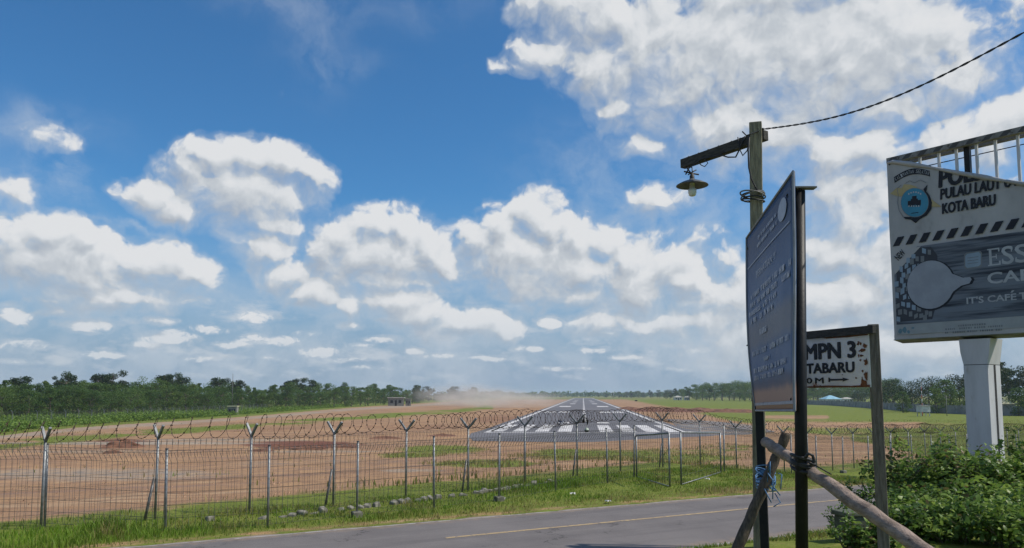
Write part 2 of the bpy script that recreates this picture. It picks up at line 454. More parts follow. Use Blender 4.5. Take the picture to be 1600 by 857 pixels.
M_WHITE_LINE = mat("white_runway_paint", (.72, .69, .67), (.50, .47, .45), .5, .8, spots=(.55, (.20, .185, .185), .54, .68))
M_EDGE_LINE = mat("worn_white_road_line", (.42, .40, .37), (.26, .24, .22), 3.0, .85, spots=(5, (.19, .17, .16), .48, .62))
M_YELLOW = mat("faded_yellow_paint", (.46, .33, .17), (.36, .26, .15), 4.0, .8, spots=(9, (.17, .15, .14), .52, .64))
M_WOOD = mat("old_wood", (.20, .175, .145), (.11, .095, .08), 9, .85, 0, .5, 30, 6, (6, 6, .7), spots=(5, (.12, .13, .09), .55, .7))
M_WOOD_GREEN = mat("mossy_wood", (.33, .295, .20), (.17, .152, .108), 8, .85, 0, .5, 30, 6, (5, 5, .6), spots=(6, (.19, .17, .13), .62, .70))
M_WOOD_BEAM = mat("grey_beam_wood", (.07, .066, .058), (.035, .034, .032), 9, .85, 0, .5, 30, 6, (1.5, 1.5, 6))
M_LOG = mat("weathered_log", (.36, .27, .215), (.20, .148, .115), 7, .85, 0, .6, 22, 7, (3, 1.2, 3), spots=(11, (.07, .05, .04), .60, .72))
M_STICK = mat("dark_stick", (.13, .10, .075), (.06, .047, .037), 9, .85, 0, .6, 28, 6, (5, 5, 1))
M_BLACK = mat("black_painted_steel", (.009, .010, .012), (.016, .016, .018), 7, .5, 0, .12, 30, 6, spec=.22, spots=(16, (.09, .10, .11), .68, .75))
M_RUBBER = mat("black_rubber", (.022, .021, .021), (.04, .038, .036), 9, .6, bump=.2)
M_CABLE = mat("cable_black", (.02, .02, .022), (.035, .033, .033), 20, .6)
M_CABLE_GREY = mat("cable_grey", (.22, .21, .19), (.12, .11, .10), 20, .7)
M_ROPE = mat("blue_rope", (.05, .14, .34), (.13, .28, .48), 30, .7, bump=.4, bscale=120)
M_ENAMEL = mat("lamp_enamel", (.125, .135, .145), (.075, .08, .085), 14, .45, 0, .1, spots=(20, (.16, .08, .04), .60, .72))
M_BULB = mat("white_bulb_glass", (.78, .80, .80), (.70, .72, .72), 10, .25)
M_SIGNWHITE = mat("rusting_white_sign", (.80, .79, .76), (.68, .66, .62), 5, .5, 0, .08, spots=(7, (.36, .17, .08), .63, .71))
M_RUST = mat("rust", (.22, .085, .035), (.12, .05, .026), 18, .9, 0, .3)
M_INK = mat("black_sign_paint", (.016, .018, .020), (.03, .032, .034), 20, .5)
M_PILLAR = mat("white_painted_metal", (.57, .57, .59), (.46, .46, .475), 1.6, .45, 0, .06, stretch=(1.6, 1.6, .35), spots=(4, (.34, .32, .29), .58, .74))
M_FRAME = mat("billboard_frame_steel", (.26, .26, .25), (.15, .14, .13), 5, .6, .2, .1, spots=(9, (.07, .06, .05), .55, .65))
M_GREENISH = mat("mouldy_sheet", (.22, .25, .20), (.12, .13, .10), 4, .7)
M_CONCRETE = mat("weathered_concrete", (.115, .125, .09), (.055, .065, .042), 4, .9, 0, .4, 18, 7, spots=(5, (.05, .065, .04), .52, .66))
M_STONE = mat("pale_stone", (.24, .225, .185), (.11, .105, .08), 5, .9, 0, .6, 12, 7, spots=(4, (.08, .08, .05), .5, .6))
M_LITTER = mat("white_plastic", (.75, .74, .72), (.6, .58, .55), 12, .4)
M_TRUNK = mat("bark", (.13, .105, .08), (.07, .055, .042), 3, .9, 0, .5, 12, 6, (2, 2, .4))
M_STEM = mat("green_stem", (.10, .10, .045), (.07, .055, .03), 12, .7)
M_MOUND = mat("red_earth", (.24, .115, .065), (.14, .065, .040), .9, .95, 0, .7, 3, 8)
M_HUT = mat("hut_wall", (.26, .26, .23), (.17, .17, .15), 1.5, .85)
M_HUT_ROOF = mat("hut_roof", (.50, .48, .42), (.38, .36, .32), .6, .6)
M_BLUE_ROOF = mat("blue_roof", (.30, .52, .62), (.22, .42, .52), .5, .5)
M_YELLOW_ROOF = mat("mossy_yellow_roof", (.42, .42, .26), (.32, .31, .20), .5, .8)
M_DARK = mat("dark_opening", (.02, .02, .022), (.03, .03, .03), 2, .9)
M_WHITE_WALL = mat("white_wall", (.66, .66, .65), (.5, .5, .5), 1.2, .8)
M_GREY_WALL = mat("grey_perimeter_wall", (.30, .30, .295), (.20, .20, .20), .35, .9, 0, .2, spots=(.6, (.06, .08, .04), .55, .7))
M_RED_PAINT = mat("red_mast_paint", (.45, .07, .05), (.35, .06, .05), 3, .6)

G_FOREST = leaf_mat("forest_leaves", [(0.0, (.042, .088, .020)), (.5, (.080, .150, .030)), (1.0, (.145, .21, .042))], trans=.35)
G_DARKTREE = leaf_mat("dark_tree_leaves", [(0.0, (.014, .030, .012)), (.5, (.025, .052, .017)), (1.0, (.055, .095, .026))], trans=.18)
G_SCRUB = leaf_mat("scrub_leaves", [(0.0, (.080, .130, .024)), (.5, (.150, .245, .036)), (1.0, (.24, .33, .055))], trans=.35, objvar=0)
G_SHRUB = leaf_mat("shrub_leaves", [(0.0, (.17, .115, .05)), (.07, (.12, .10, .04)), (.12, (.062, .115, .028)), (.5, (.130, .225, .040)), (1.0, (.27, .37, .07))], .42, .42, .2)
G_GRASS = leaf_mat("verge_grass", [(0.0, (.40, .30, .14)), (.30, (.24, .22, .060)), (.55, (.125, .205, .022)), (1.0, (.20, .32, .032))], .6, .35, 0)

# ------------------------------------------------------------------ the lie of the land
RD = Vector((3000 - 800, 1200, 0)).normalized()                 # along the road
RN = Vector((-RD.y, RD.x, 0))                                   # across it, away from the viewer
ROAD_NEAR, ROAD_MID, ROAD_FAR = 12.35, 15.95, 18.25
FENCE_POST_T = [-1e4, 24, 27.5, 32, 37, 48, 60, 90, 1e5]
FENCE_POST_Z = [0, 0, -.45, -.85, -1.1, -1.35, -1.7, -2.4, -2.4]
def st(x, y): return RN.x * x + RN.y * y, RD.x * x + RD.y * y
def sstep(x): x = np.clip(x, 0, 1); return x * x * (3 - 2 * x)
def fence_s(t): return 22.0 + .22 * np.clip(t, -14, 400)
def ground_z(x, y):
    x = np.asarray(x, float); y = np.asarray(y, float)
    s, t = st(x, y)
    f = np.interp(t, FENCE_POST_T, FENCE_POST_Z)
    q = (s - fence_s(t) - 1.5) / 42.0
    q = np.clip(q, 0, 1); w = .8 * q + .2 * sstep(q)
    z = f * (1 - w) - 2.4 * w
    return z + 1.55 * sstep((11.1 - s) / 5.1)
def GT(u, v):
    """where the sight line through photo pixel (u, v) meets the ground"""
    d = ray(u, v); d = d / d.y
    ys = np.exp(np.linspace(math.log(3), math.log(5000), 6000))
    zs = HC + d.z * ys
    hit = np.nonzero(zs < ground_z(d.x * ys, ys))[0]
    yy = ys[hit[0]] if len(hit) else 5000
    return Vector((d.x * yy, yy, float(ground_z(d.x * yy, yy))))
def on_ground(p, dz=0.0): return Vector((p[0], p[1], float(ground_z(p[0], p[1])) + dz))

def project(x, y, z):
    c, s_ = math.cos(TH), math.sin(TH)
    dz = z - HC
    depth = np.maximum(y * c + dz * s_, 1e-3)
    return CX + FPX * x / depth, PY - FPX * (-y * s_ + dz * c) / depth

def value_noise(x, y, seed=0):
    r_ = np.random.default_rng(seed); tab = r_.random((256, 256))
    xi, yi = np.floor(x).astype(int), np.floor(y).astype(int)
    fx, fy = sstep(x - xi), sstep(y - yi)
    a = tab[xi % 256, yi % 256]; b = tab[(xi + 1) % 256, yi % 256]; c = tab[xi % 256, (yi + 1) % 256]; d = tab[(xi + 1) % 256, (yi + 1) % 256]
    return (a * (1 - fx) + b * fx) * (1 - fy) + (c * (1 - fx) + d * fx) * fy
def fbm(x, y, seed=0, o=4):
    return sum(value_noise(x * 2 ** i, y * 2 ** i, seed + i) * .5 ** (i + 1) for i in range(o)) / (1 - .5 ** o)

def cover_masks(x, y):
    """what grows or lies on each spot of the ground: grass 0-1, red earth 0-1, pale grey 0-1"""
    z = ground_z(x, y)
    u, v = project(x, np.maximum(y, 1), z)
    s, t = st(x, y)
    q = s - fence_s(t)
    n = fbm(x * .12 + 9, y * .12 + 5, 3); n2 = fbm(x * .45, y * .45, 11)
    def ell(cu, cv, ru, rv): return np.clip(1.3 - ((u - cu) / ru) ** 2 - ((v - cv) / rv) ** 2, 0, 1)
    grass = np.zeros_like(u); red = np.zeros_like(u); grey = np.zeros_like(u)
    field = q > 1.5
    # left: scrub ground beyond the sandy track, a green ribbon this side of it
    trk = np.interp(u, [-2000, 0, 100, 200, 300, 400, 550, 700, 760], [760, 684, 673, 666, 660, 653, 640, 631, 624])
    left = (u < 770) & field
    grass = np.where(left & (v < trk - 3), .95, grass)
    rib = np.exp(-((v - trk - 13) / np.interp(u, [0, 400, 760], [7.5, 6, 4])) ** 2)
    grass = np.where(left, np.maximum(grass, rib * .85 * np.clip(n * 2.4 - .35, 0, 1)), grass)
    onTrk = np.exp(-((v - trk) / np.interp(u, [0, 400, 760], [5, 3.4, 2.4])) ** 2)
    grey = np.where(left, onTrk * .62 * np.clip(.5 + n, 0, 1), grey)
    for e in ((690, 703, 80, 9), (930, 712, 130, 10), (1060, 712, 120, 14), (1090, 735, 120, 10), (760, 725, 100, 7), (880, 706, 60, 5), (640, 712, 60, 5), (1130, 700, 60, 8)):
        grass = np.maximum(grass, np.where(field, ell(*e) * .66 * np.clip(n * 1.9, 0, 1), 0))
    for e in ((470, 695, 110, 7, .7), (190, 692, 60, 8, .6), (640, 668, 120, 6, .35), (350, 672, 200, 5, .35), (100, 716, 120, 4, .3), (780, 655, 60, 8, .4)):
        red = np.maximum(red, np.where(field, ell(*e[:4]) * e[4], 0))
    for e in ((150, 742, 240, 13, .55), (420, 725, 80, 6, .35), (560, 722, 120, 4, .3), (640, 735, 60, 4, .6), (350, 688, 180, 3, .55), (500, 706, 140, 2.5, .5), (190, 693, 260, 2.6, .85), (150, 706, 160, 3, .45)):
        grey = np.maximum(grey, np.where(field, ell(*e[:4]) * e[4], 0))
    # right of the runway
    edge = 938 + (v - 626) * 2.9
    right = field & (u > edge)
    gr = np.clip((u - edge - np.interp(v, [617, 628, 640, 660, 700], [3, 30, 60, 90, 220])) / 45, 0, 1)
    gr = gr * np.interp(v, [617, 622, 628, 656, 664, 670, 690, 720], [.9, .95, .9, .85, .6, .7, .72, .7])
    gr *= np.clip(.55 + n * .8, 0, 1)
    grass = np.where(right, np.maximum(grass, gr), grass)
    band = np.exp(-((v - 641.5 - (u - 1070) * .012) / 3.2) ** 2) * (u < 1175) * (u > 965)
    red = np.where(right, np.maximum(red, band), red); grass = np.where(right, grass * (1 - band), grass)
    tan_ = np.exp(-((v - 665) / 4.5) ** 2) * ((u > 1190) & (u < 1440)) + np.exp(-((v - 690) / 8) ** 2) * ((u > 1170) & (u < 1330)) * .8 + np.exp(-((v - 652) / 4) ** 2) * ((u > 1180) & (u < 1300)) * .8
    grass = np.where(right, grass * (1 - .85 * np.clip(tan_, 0, 1)), grass)
    grass = np.where(field & (y > 900), .55, grass)
    # the strip along and between the fences, the verges
    strip = np.clip(1 - (q - 1.0) / 3.0, 0, 1) * np.clip(.35 + n2 * .9, 0, 1)
    grass = np.maximum(grass, np.where((s > ROAD_FAR) & (q < 4), strip, 0))
    grass = np.where((s > ROAD_FAR + .3) & (q < -.3), np.clip(.55 + n2 * .5, 0, 1) * np.clip((s - ROAD_FAR) / 1.2, .55, 1), grass)
    grass = np.where(s < ROAD_NEAR - .1, np.clip(.25 + n2 * .8, 0, 1) * np.clip((11.9 - .22 * np.clip(13 - t, 0, 8) - s) / .5, 0, 1), grass)
    # far earth banks at the runway's end and beside it
    far_red = np.exp(-((v - 623) / 1.6) ** 2) * ((u > 780) & (u < 1010))
    red = np.maximum(red, np.where(field, far_red * .8, 0))
    return np.clip(grass, 0, 1), np.clip(red, 0, 1), np.clip(grey, 0, 1)

def ground_material():
    m, nt, bs = new_mat("field_ground")
    g = nt.nodes.new('ShaderNodeNewGeometry'); pos = g.outputs['Position']
    at = nt.nodes.new('ShaderNodeAttribute'); at.attribute_name = 'cover'
    sp = nt.nodes.new('ShaderNodeSeparateColor'); nt.links.new(at.outputs['Color'], sp.inputs[0])
    n1 = noise(nt, pos, .10, 8, .62); n2 = noise(nt, pos, .8, 8, .65); n3 = noise(nt, pos, 6.0, 6, .65)
    dirt = mixc(nt, smooth(nt, n1, .36, .64), (.405, .242, .128), (.305, .178, .100))
    dirt = mixc(nt, math_node(nt, 'MULTIPLY', smooth(nt, n2, .46, .68), .65), dirt, (.205, .118, .075))
    dirt = mixc(nt, math_node(nt, 'MULTIPLY', smooth(nt, n3, .54, .70), .40), dirt, (.46, .31, .20))
    # long faint streaks left by wheels and water across the bare field
    stv = vmath(nt, 'MULTIPLY', pos, (.05, .42, 1.0)); n4 = noise(nt, stv, 1.0, 7, .62); n5 = noise(nt, vmath(nt, 'MULTIPLY', pos, (.10, 1.3, 1.0)), 1.0, 5, .6)
    dirt = mixc(nt, math_node(nt, 'MULTIPLY', smooth(nt, n4, .52, .68), .75), dirt, (.27, .170, .125))
    dirt = mixc(nt, math_node(nt, 'MULTIPLY', smooth(nt, n4, .30, .44, 1.0, 0.0), .6), dirt, (.52, .36, .22))
    dirt = mixc(nt, math_node(nt, 'MULTIPLY', smooth(nt, n5, .56, .66), .55), dirt, (.20, .125, .095))
    jit = math_node(nt, 'MULTIPLY_ADD', n2, .9, math_node(nt, 'MULTIPLY_ADD', n3, .5, -.70))
    redf = smooth(nt, math_node(nt, 'ADD', sp.outputs[1], jit), .25, .60)
    dirt = mixc(nt, redf, dirt, mixc(nt, smooth(nt, n3, .4, .6), (.215, .085, .050), (.115, .055, .040)))
    greyf = smooth(nt, math_node(nt, 'ADD', sp.outputs[2], jit), .2, .75)
    dirt = mixc(nt, greyf, dirt, mixc(nt, smooth(nt, n2, .4, .62), (.40, .31, .225), (.26, .215, .175)))
    gra = mixc(nt, smooth(nt, n2, .36, .64), (.165, .200, .032), (.115, .150, .022))
    gra = mixc(nt, math_node(nt, 'MULTIPLY', smooth(nt, n3, .50, .66), .5), gra, (.27, .235, .075))
    gf = smooth(nt, math_node(nt, 'ADD', sp.outputs[0], jit), .28, .62)
    colr = mixc(nt, gf, dirt, gra)
    nt.links.new(colr, bs.inputs['Base Color'])
    bs.inputs['Roughness'].default_value = .95; bs.inputs['Specular IOR Level'].default_value = .15
    b = nt.nodes.new('ShaderNodeBump'); b.inputs['Strength'].default_value = .7; b.inputs['Distance'].default_value = .12
    hgt = math_node(nt, 'MULTIPLY_ADD', n3, .6, n2)
    nt.links.new(hgt, b.inputs['Height']); nt.links.new(b.outputs[0], bs.inputs['Normal'])
    return m

def make_ground():
    rad = np.concatenate([[0.0], np.exp(np.arange(math.log(1.5), math.log(4000), .0145))])
    ang = np.concatenate([np.arange(-45, 45, .3), np.arange(45, 315, 4.5)])      # degrees from straight ahead, dense in front
    ang = np.radians(ang)
    RR, AA = np.meshgrid(rad[1:], ang, indexing='ij')
    x, y = RR * np.sin(AA), RR * np.cos(AA)
    V = np.stack([x, y, ground_z(x, y)], -1).reshape(-1, 3)
    s, t = st(V[:, 0], V[:, 1])
    q = s - fence_s(t)
    rough = np.clip((q - 2) / 6, 0, 1) * (s < 70) * .22 + ((s < ROAD_NEAR - .5) | ((s > ROAD_FAR + .5) & (q < 2))) * .05
    V[:, 2] += rough * (fbm(V[:, 0] * .6, V[:, 1] * .6, 21, 4) - .5) * (V[:, 1] > 0)
    nr, na = RR.shape
    i, j = np.meshgrid(np.arange(nr - 1), np.arange(na), indexing='ij')
    a, b = i * na + j, i * na + (j + 1) % na
    F = np.stack([a, a + na, b + na, b], -1).reshape(-1, 4)
    gr, rd, gy = cover_masks(V[:, 0], V[:, 1])
    V2 = np.vstack([V, [[0, 0, float(ground_z(0, 0))]]])
    c = len(V)
    T = np.array([[c, k, (k + 1) % na, (k + 1) % na] for k in range(na)])
    me = np_mesh("ground", V2, F, ground_material(), smooth=True)
    ca = me.color_attributes.new("cover", 'FLOAT_COLOR', 'POINT')
    rgba = np.ones((len(V2), 4), np.float32); rgba[:c, 0] = gr; rgba[:c, 1] = rd; rgba[:c, 2] = gy
    ca.data.foreach_set('color', rgba.ravel())
    return tag(link("ground", me), "bare brown earth with patches of grass around the runway", "ground", kind='structure')
make_ground()

def sheet(name, polys, m, label, cat, kind='structure'):
    b = MB()
    for p in polys: b.add(p, [tuple(range(len(p)))])
    o = b.build(name, m)
    return tag(o, label, cat, kind=kind)
def road_pt(s, t, dz):
    p = RN * s + RD * t
    return Vector((p.x, p.y, float(np.interp(t, FENCE_POST_T, FENCE_POST_Z)) + dz))
def road_strip(name, s0, s1, t0, t1, dz, m, label, cat, step=1.5, wob=0.0):
    ts = np.arange(t0, t1 + 1e-6, step); b = MB(); vs = []
    for k, t in enumerate(ts):
        w0 = wob * (value_noise(np.array(t * 1.7), np.array(s0), 5) - .5); w1 = wob * (value_noise(np.array(t * 1.7), np.array(s1 + 3.3), 6) - .5)
        vs += [road_pt(s0 + w0, t, dz), road_pt(s1 + w1, t, dz)]
    b.add(vs, [(2 * k, 2 * k + 2, 2 * k + 3, 2 * k + 1) for k in range(len(ts) - 1)])
    return tag(b.build(name, m), label, cat, kind='structure')
road_strip("road", ROAD_NEAR, ROAD_FAR, -60, 120, .035, M_ASPHALT, "grey two lane asphalt road crossing the foreground", "road", .25, .26)
road_strip("road_edge_line", ROAD_FAR - .20, ROAD_FAR - .11, -60, 100, .040, M_EDGE_LINE, "worn pale line along the far edge of the road", "road marking", .25, .03)
road_strip("road_edge_line", ROAD_NEAR + .10, ROAD_NEAR + .22, -20, 60, .040, M_EDGE_LINE, "worn pale line along the near edge of the road", "road marking", .25, .05)
a0 = G(690, 838.4, 0.04); s0_, t0_ = st(a0.x, a0.y)
road_strip("road_centre_line", ROAD_MID - .065, ROAD_MID + .065, t0_, t0_ + 30, .040, M_YELLOW, "faded yellow line down the middle of the road", "road marking", .5, .008)
road_strip("road_centre_line", ROAD_MID - .065, ROAD_MID + .065, t0_ - 26, t0_ - 13, .040, M_YELLOW, "faded yellow dash of the road's middle line, nearer the left", "road marking", .5, .008)

# ------------------------------------------------------------------ runway
RZ = -2.4
rw = ray(911, 618.2); RWD = Vector((rw.x, rw.y, 0)).normalized(); RWX = Vector((RWD.y, -RWD.x, 0))
def rdist(v): return G(911, v, RZ).dot(RWD)
RC = .33
def rp(a, d, dz): return RWD * d + RWX * (a + RC) + Vector((0, 0, RZ + dz))
def rect(a0, a1, d0, d1, dz): return [rp(a0, d0, dz), rp(a1, d0, dz), rp(a1, d1, dz), rp(a0, d1, dz)]
d_start, d_thr, d_end = rdist(690.5), rdist(676.6), rdist(622.3)
sheet("runway_shoulder", [[G(1040, 655, RZ + .015), G(1085, 683, RZ + .015), G(1150, 681, RZ + .015), G(1212, 675, RZ + .015), G(1170, 664, RZ + .015), G(1110, 658, RZ + .015)]], M_SHOULDER,
      "worn turning bay of asphalt on the right of the runway threshold", "runway")
sheet("runway", [[rp(-13.6, d_start, .02), rp(-6, d_start - 1.0, .02), rp(8, d_start - .6, .02), rp(17.2, d_start + .4, .02), rp(17.6, d_thr + 4, .02), rp(16.2, d_thr + 18, .02), rp(16.2, d_end, .02), rp(-16.2, d_end, .02), rp(-16.2, d_thr + 6, .02), rp(-16.6, d_thr - 3, .02), rp(-15.6, d_thr - 12, .02)]], M_RUNWAY,
      "long grey airport runway running straight to the horizon", "runway")
marks = []
for sgn in (-1, 1): marks.append(rect(sgn * 14.6 - .45, sgn * 14.6 + .45, d_thr - .5, d_end, .026))
sheet("runway_edge_line", marks, M_WHITE_LINE, "white painted lines along both edges of the runway", "runway marking")
bars = []
b0_, b1_ = rdist(675.2), rdist(664.6)
for k in range(4):
    for sgn in (-1, 1):
        c = sgn * (2.3 + 3.45 * k + .9)
        bars.append(rect(c - 1.05, c + 1.05, b0_, b1_, .026))
sheet("threshold_bars", bars, M_WHITE_LINE, "row of thick white threshold bars across the runway's near end", "runway marking")
sheet("threshold_line", [rect(-15, 15, d_thr - 1.1, d_thr - .1, .031)], M_WHITE_LINE, "thin white line across the runway before the threshold bars", "runway marking")
nums = []
dn = rdist(662.0); dn2 = rdist(660.0)
for c in (-4.3, 3.6): nums.append(rect(c - 1.2, c + 1.2, dn, dn2, .026))
sheet("runway_number", nums, M_WHITE_LINE, "short white marks on the runway beyond the threshold bars", "runway marking")
cl = []
d = rdist(659)
while d < d_end - 40:
    cl.append(rect(-.42, .42, d, d + 18, .026)); d += 30 if d < 600 else 24
sheet("runway_centre_line", cl, M_WHITE_LINE, "white dashed centre line of the runway", "runway marking")
tz = []
for v0, v1, a, b in ((645.3, 643.6, 9.0, 12.4), (645.3, 643.6, 4.8, 8.2), (636.2, 634.9, 6.2, 11.4), (631.7, 631.0, 5.0, 8.2), (628.7, 628.2, 5.0, 8.2), (626.6, 626.3, 5.0, 8.2)):
    for sgn in (-1, 1): tz.append(rect(min(sgn * a, sgn * b), max(sgn * a, sgn * b), rdist(v0), rdist(v1), .026))
sheet("touchdown_marks", tz, M_WHITE_LINE, "pairs of white touchdown bars on both sides of the runway's middle", "runway marking")
sheet("runway_end_line", [rect(-15, 15, d_end - 30, d_end - 4, .026)], M_WHITE_LINE, "pale line across the far end of the runway", "runway marking")
sheet("shoulder_lines", [[G(1060, 664, RZ + .03), G(1062, 664.8, RZ + .03), G(1098, 668.6, RZ + .03), G(1098, 667.8, RZ + .03)], [G(1075, 664.6, RZ + .03), G(1075, 665.4, RZ + .03), G(1130, 667, RZ + .03), G(1130, 666.2, RZ + .03)]], M_EDGE_LINE,
      "faint grey guide lines on the turning bay", "runway marking")

# ------------------------------------------------------------------ perimeter fences
def at_depth(u, Y):                           # ground spot in photo column u at forward distance Y
    p = P(u, VH, Y)
    return on_ground(p)
def mesh_panel(mb, a, b, za, zb, h, nrm, gap=.15, r=.0043, roll=.20):
    """welded wire panel with rolled top between two posts; a, b = ground points, nrm = towards the viewer"""
    a, b = Vector((a.x, a.y, za)), Vector((b.x, b.y, zb))
    n = max(2, int(round((b - a).length / gap)))
    def pt(f, hh, out=0.0): return a.lerp(b, f) + Vector((0, 0, hh)) + nrm * out
    prof = [(.06, 0), (h - .30, 0)]; curl = [(h - .30, 0), (h - .05, roll), (h, roll * .25), (h - .16, 0)]
    for i in range(n + 1):
        f = (i + .5) / (n + 1)
        mb.tube([pt(f, hh, o) for hh, o in prof], r, 3, cap=False)
        mb.tube([pt(f, hh, o) for hh, o in curl], r * 1.45, 3, cap=False)
    for hh, o in ((.06, 0), (.34, 0), (.64, 0), (.94, 0), (1.22, 0), (h - .30, 0), (h - .05, roll), (h, roll * .25)):
        mb.tube([pt(0, hh, o), pt(1, hh, o)], r * 1.05, 3, cap=False)

FRONT_A = [(-100, 19.4, .02), (81, 19.2, .0), (267, 18.5, -.05), (424, 19.0, 0), (561, 20.5, 0), (680, 22.0, 0), (780, 23.5, 0), (868, 25.9, 0), (948, 28.2, 0), (989, 30.2, 0)]
FRONT_B = [(1129, 32.3, -.05), (1192, 36.0, 0), (1233, 38.3, 0), (1272, 40.3, 0), (1313, 42.3, 0), (1353, 44.3, 0), (1387, 46.3, 0), (1421, 48.3, 0), (1452, 50.3, 0), (1479, 52.3, 0), (1506, 54.4, 0), (1532, 56.6, 0), (1558, 58.9, 0), (1583, 61.3, 0), (1607, 63.8, 0)]
BACK = [(-160, 18.0), (-60, 17.8), (75, 18.7), (250, 20.1), (395, 21.2), (524, 22.5), (636, 24.3), (732, 26.0), (820, 28.2), (901, 30.6), (968, 32.6), (1034, 34.5), (1092, 36.3), (1148, 38.0), (1187, 39.5), (1222, 41.2), (1259, 42.8), (1297, 44.5), (1330, 46.4), (1361, 48.3), (1389, 50.2), (1416, 52.2), (1441.5, 54.2), (1466, 56.2), (1489.6, 58.3), (1511, 60.4), (1531, 62.5), (1551, 64.7), (1570, 66.9), (1588, 69.2), (1606, 71.5), (1624, 74)]
def front_fence(name, spec, label, h=1.95):
    pts = [at_depth(u, Y) + Vector((0, 0, dz)) for u, Y, dz in spec]
    root = thing(name, pts[0], label, "fence", "wire mesh fences along the road")
    for k, p in enumerate(pts):
        d = (pts[min(k + 1, len(pts) - 1)] - pts[max(k - 1, 0)]); d.z = 0
        nrm = Vector((d.y, -d.x, 0)).normalized()
        b = MB(); b.tube([p + Vector((0, 0, -.25)), p + Vector((random.uniform(-.05, .05), random.uniform(-.03, .03), h + .02 + random.uniform(-.03, .03)))], .031, 8)
        post = b.build("post", M_GALV, root, smooth=True)
        tp = Vector(b.v[8]) * 0 + sum((Vector(q) for q in b.v[8:16]), Vector()) / 8
        c = MB(); c.tube([tp, tp + Vector((0, 0, .035))], .037, 8); c.build("post_cap", M_GALV_DARK, post)
        if k in (4, 6):
            f = MB(); f.box(p + Vector((0, 0, .05)), (.26, .26, .2), Matrix.Rotation(.5, 3, 'Z')); f.build("concrete_footing", M_STONE, post, bevel=.02)
        if k < len(pts) - 1:
            m = MB(); mesh_panel(m, p, pts[k + 1], p.z, pts[k + 1].z, h - .03, nrm)
            m.build("mesh_panel", M_WIRE, root)
    return pts
fa = front_fence("wire_fence", FRONT_A, "front wire mesh fence with rolled top running from the left to the open gate")
fb = front_fence("wire_fence", FRONT_B, "front wire mesh fence continuing right of the gate towards the bushes")

def back_fence():
    pts = [at_depth(u, Y) for u, Y in BACK]
    root = thing("security_fence", pts[0], "taller wire mesh security fence with forked posts behind the front fence", "fence")
    stem, arm = 2.10, .46
    tips = []
    for k, p in enumerate(pts):
        d = (pts[min(k + 1, len(pts) - 1)] - pts[max(k - 1, 0)]); d.z = 0; d.normalize()
        nrm = Vector((d.y, -d.x, 0))
        b = MB(); b.tube([p + Vector((0, 0, -.2)), p + Vector((0, 0, stem))], .033, 8)
        post = b.build("post", M_GALV, root, smooth=True)
        for sg in (-1, 1):
            a = MB(); q0 = p + Vector((0, 0, stem - .03)); side = Vector((nrm.x + d.x * .25, nrm.y + d.y * .25, 0)).normalized()
            a.beam(q0, q0 + side * (sg * arm * .68) + Vector((0, 0, arm * .74)), .055, .055)
            a.build("arm", M_GALV, post)
        if k in (3, 5, 7, 9, 11, 14):
            c = MB(); c.tube([p + Vector((-.05, -.03, 1.05)), p + Vector((-.20, -.18, -.1))], .035, 6)
            c.build("brace", M_GALV_DARK, post, smooth=True)
        tips.append(p + Vector((0, 0, stem + .20)))
        if k < len(pts) - 1:
            m = MB(); mesh_panel(m, p, pts[k + 1], p.z, pts[k + 1].z, 2.05, nrm, .15, .0034, .1)
            m.build("mesh_panel", M_WIRE, root)
    return pts, tips
bp_, tips = back_fence()

def razor_coil():
    """one long concertina coil lying in the forks of the security fence"""
    path = []
    for k in range(len(tips) - 1):
        n = max(2, int((tips[k + 1] - tips[k]).length / .02))
        sag = random.uniform(.02, .10)
        for i in range(n):
            f = i / n
            path.append(tips[k].lerp(tips[k + 1], f) + Vector((0, 0, -sag * 4 * f * (1 - f) + .05)))
    pts, rad = [], []
    ph = 0.0; acc = 0
    n = len(path)
    for i in range(0, n - 1):
        d = (path[min(i + 6, n - 1)] - path[max(i - 6, 0)]); d.z = 0; d.normalize()
        nrm = Vector((d.y, -d.x, 0))
        pitch = .32 + .09 * math.sin(i * .004) + .11 * math.sin(i * .021 + 1) + .05 * math.sin(i * .0047 * 17)
        ph += 2 * math.pi * .02 / pitch
        sub = 3
        for j in range(sub):
            pp = ph - 2 * math.pi * .02 / pitch * (1 - j / sub)
            r_ = .275 + .05 * math.sin(i * .013 + 2) + .02 * math.sin(pp * .5)
            lean = .10 * math.sin(pp + .002 * i) + .09 * math.sin(i * .03)
            pts.append(path[i].lerp(path[i + 1], j / sub) + nrm * (r_ * math.cos(pp)) + Vector((0, 0, r_ * math.sin(pp))) + d * lean)
    b = MB(); b.tube(pts, .0075, 3, cap=False)
    for i in range(0, len(pts) - 1, 5):                       # barbs
        p = pts[i]; d = (pts[i + 1] - p).normalized(); s = d.orthogonal().normalized()
        s = Matrix.Rotation(random.uniform(0, 6.28), 3, d) @ s
        b.add([p - d * .03, p + s * .028, p + d * .03, p - s * .028], [(0, 1, 2, 3)])
    b.build_thing("razor_wire", M_RAZOR, "long rusty coil of razor wire lying in the forks of the security fence", "razor wire")
razor_coil()

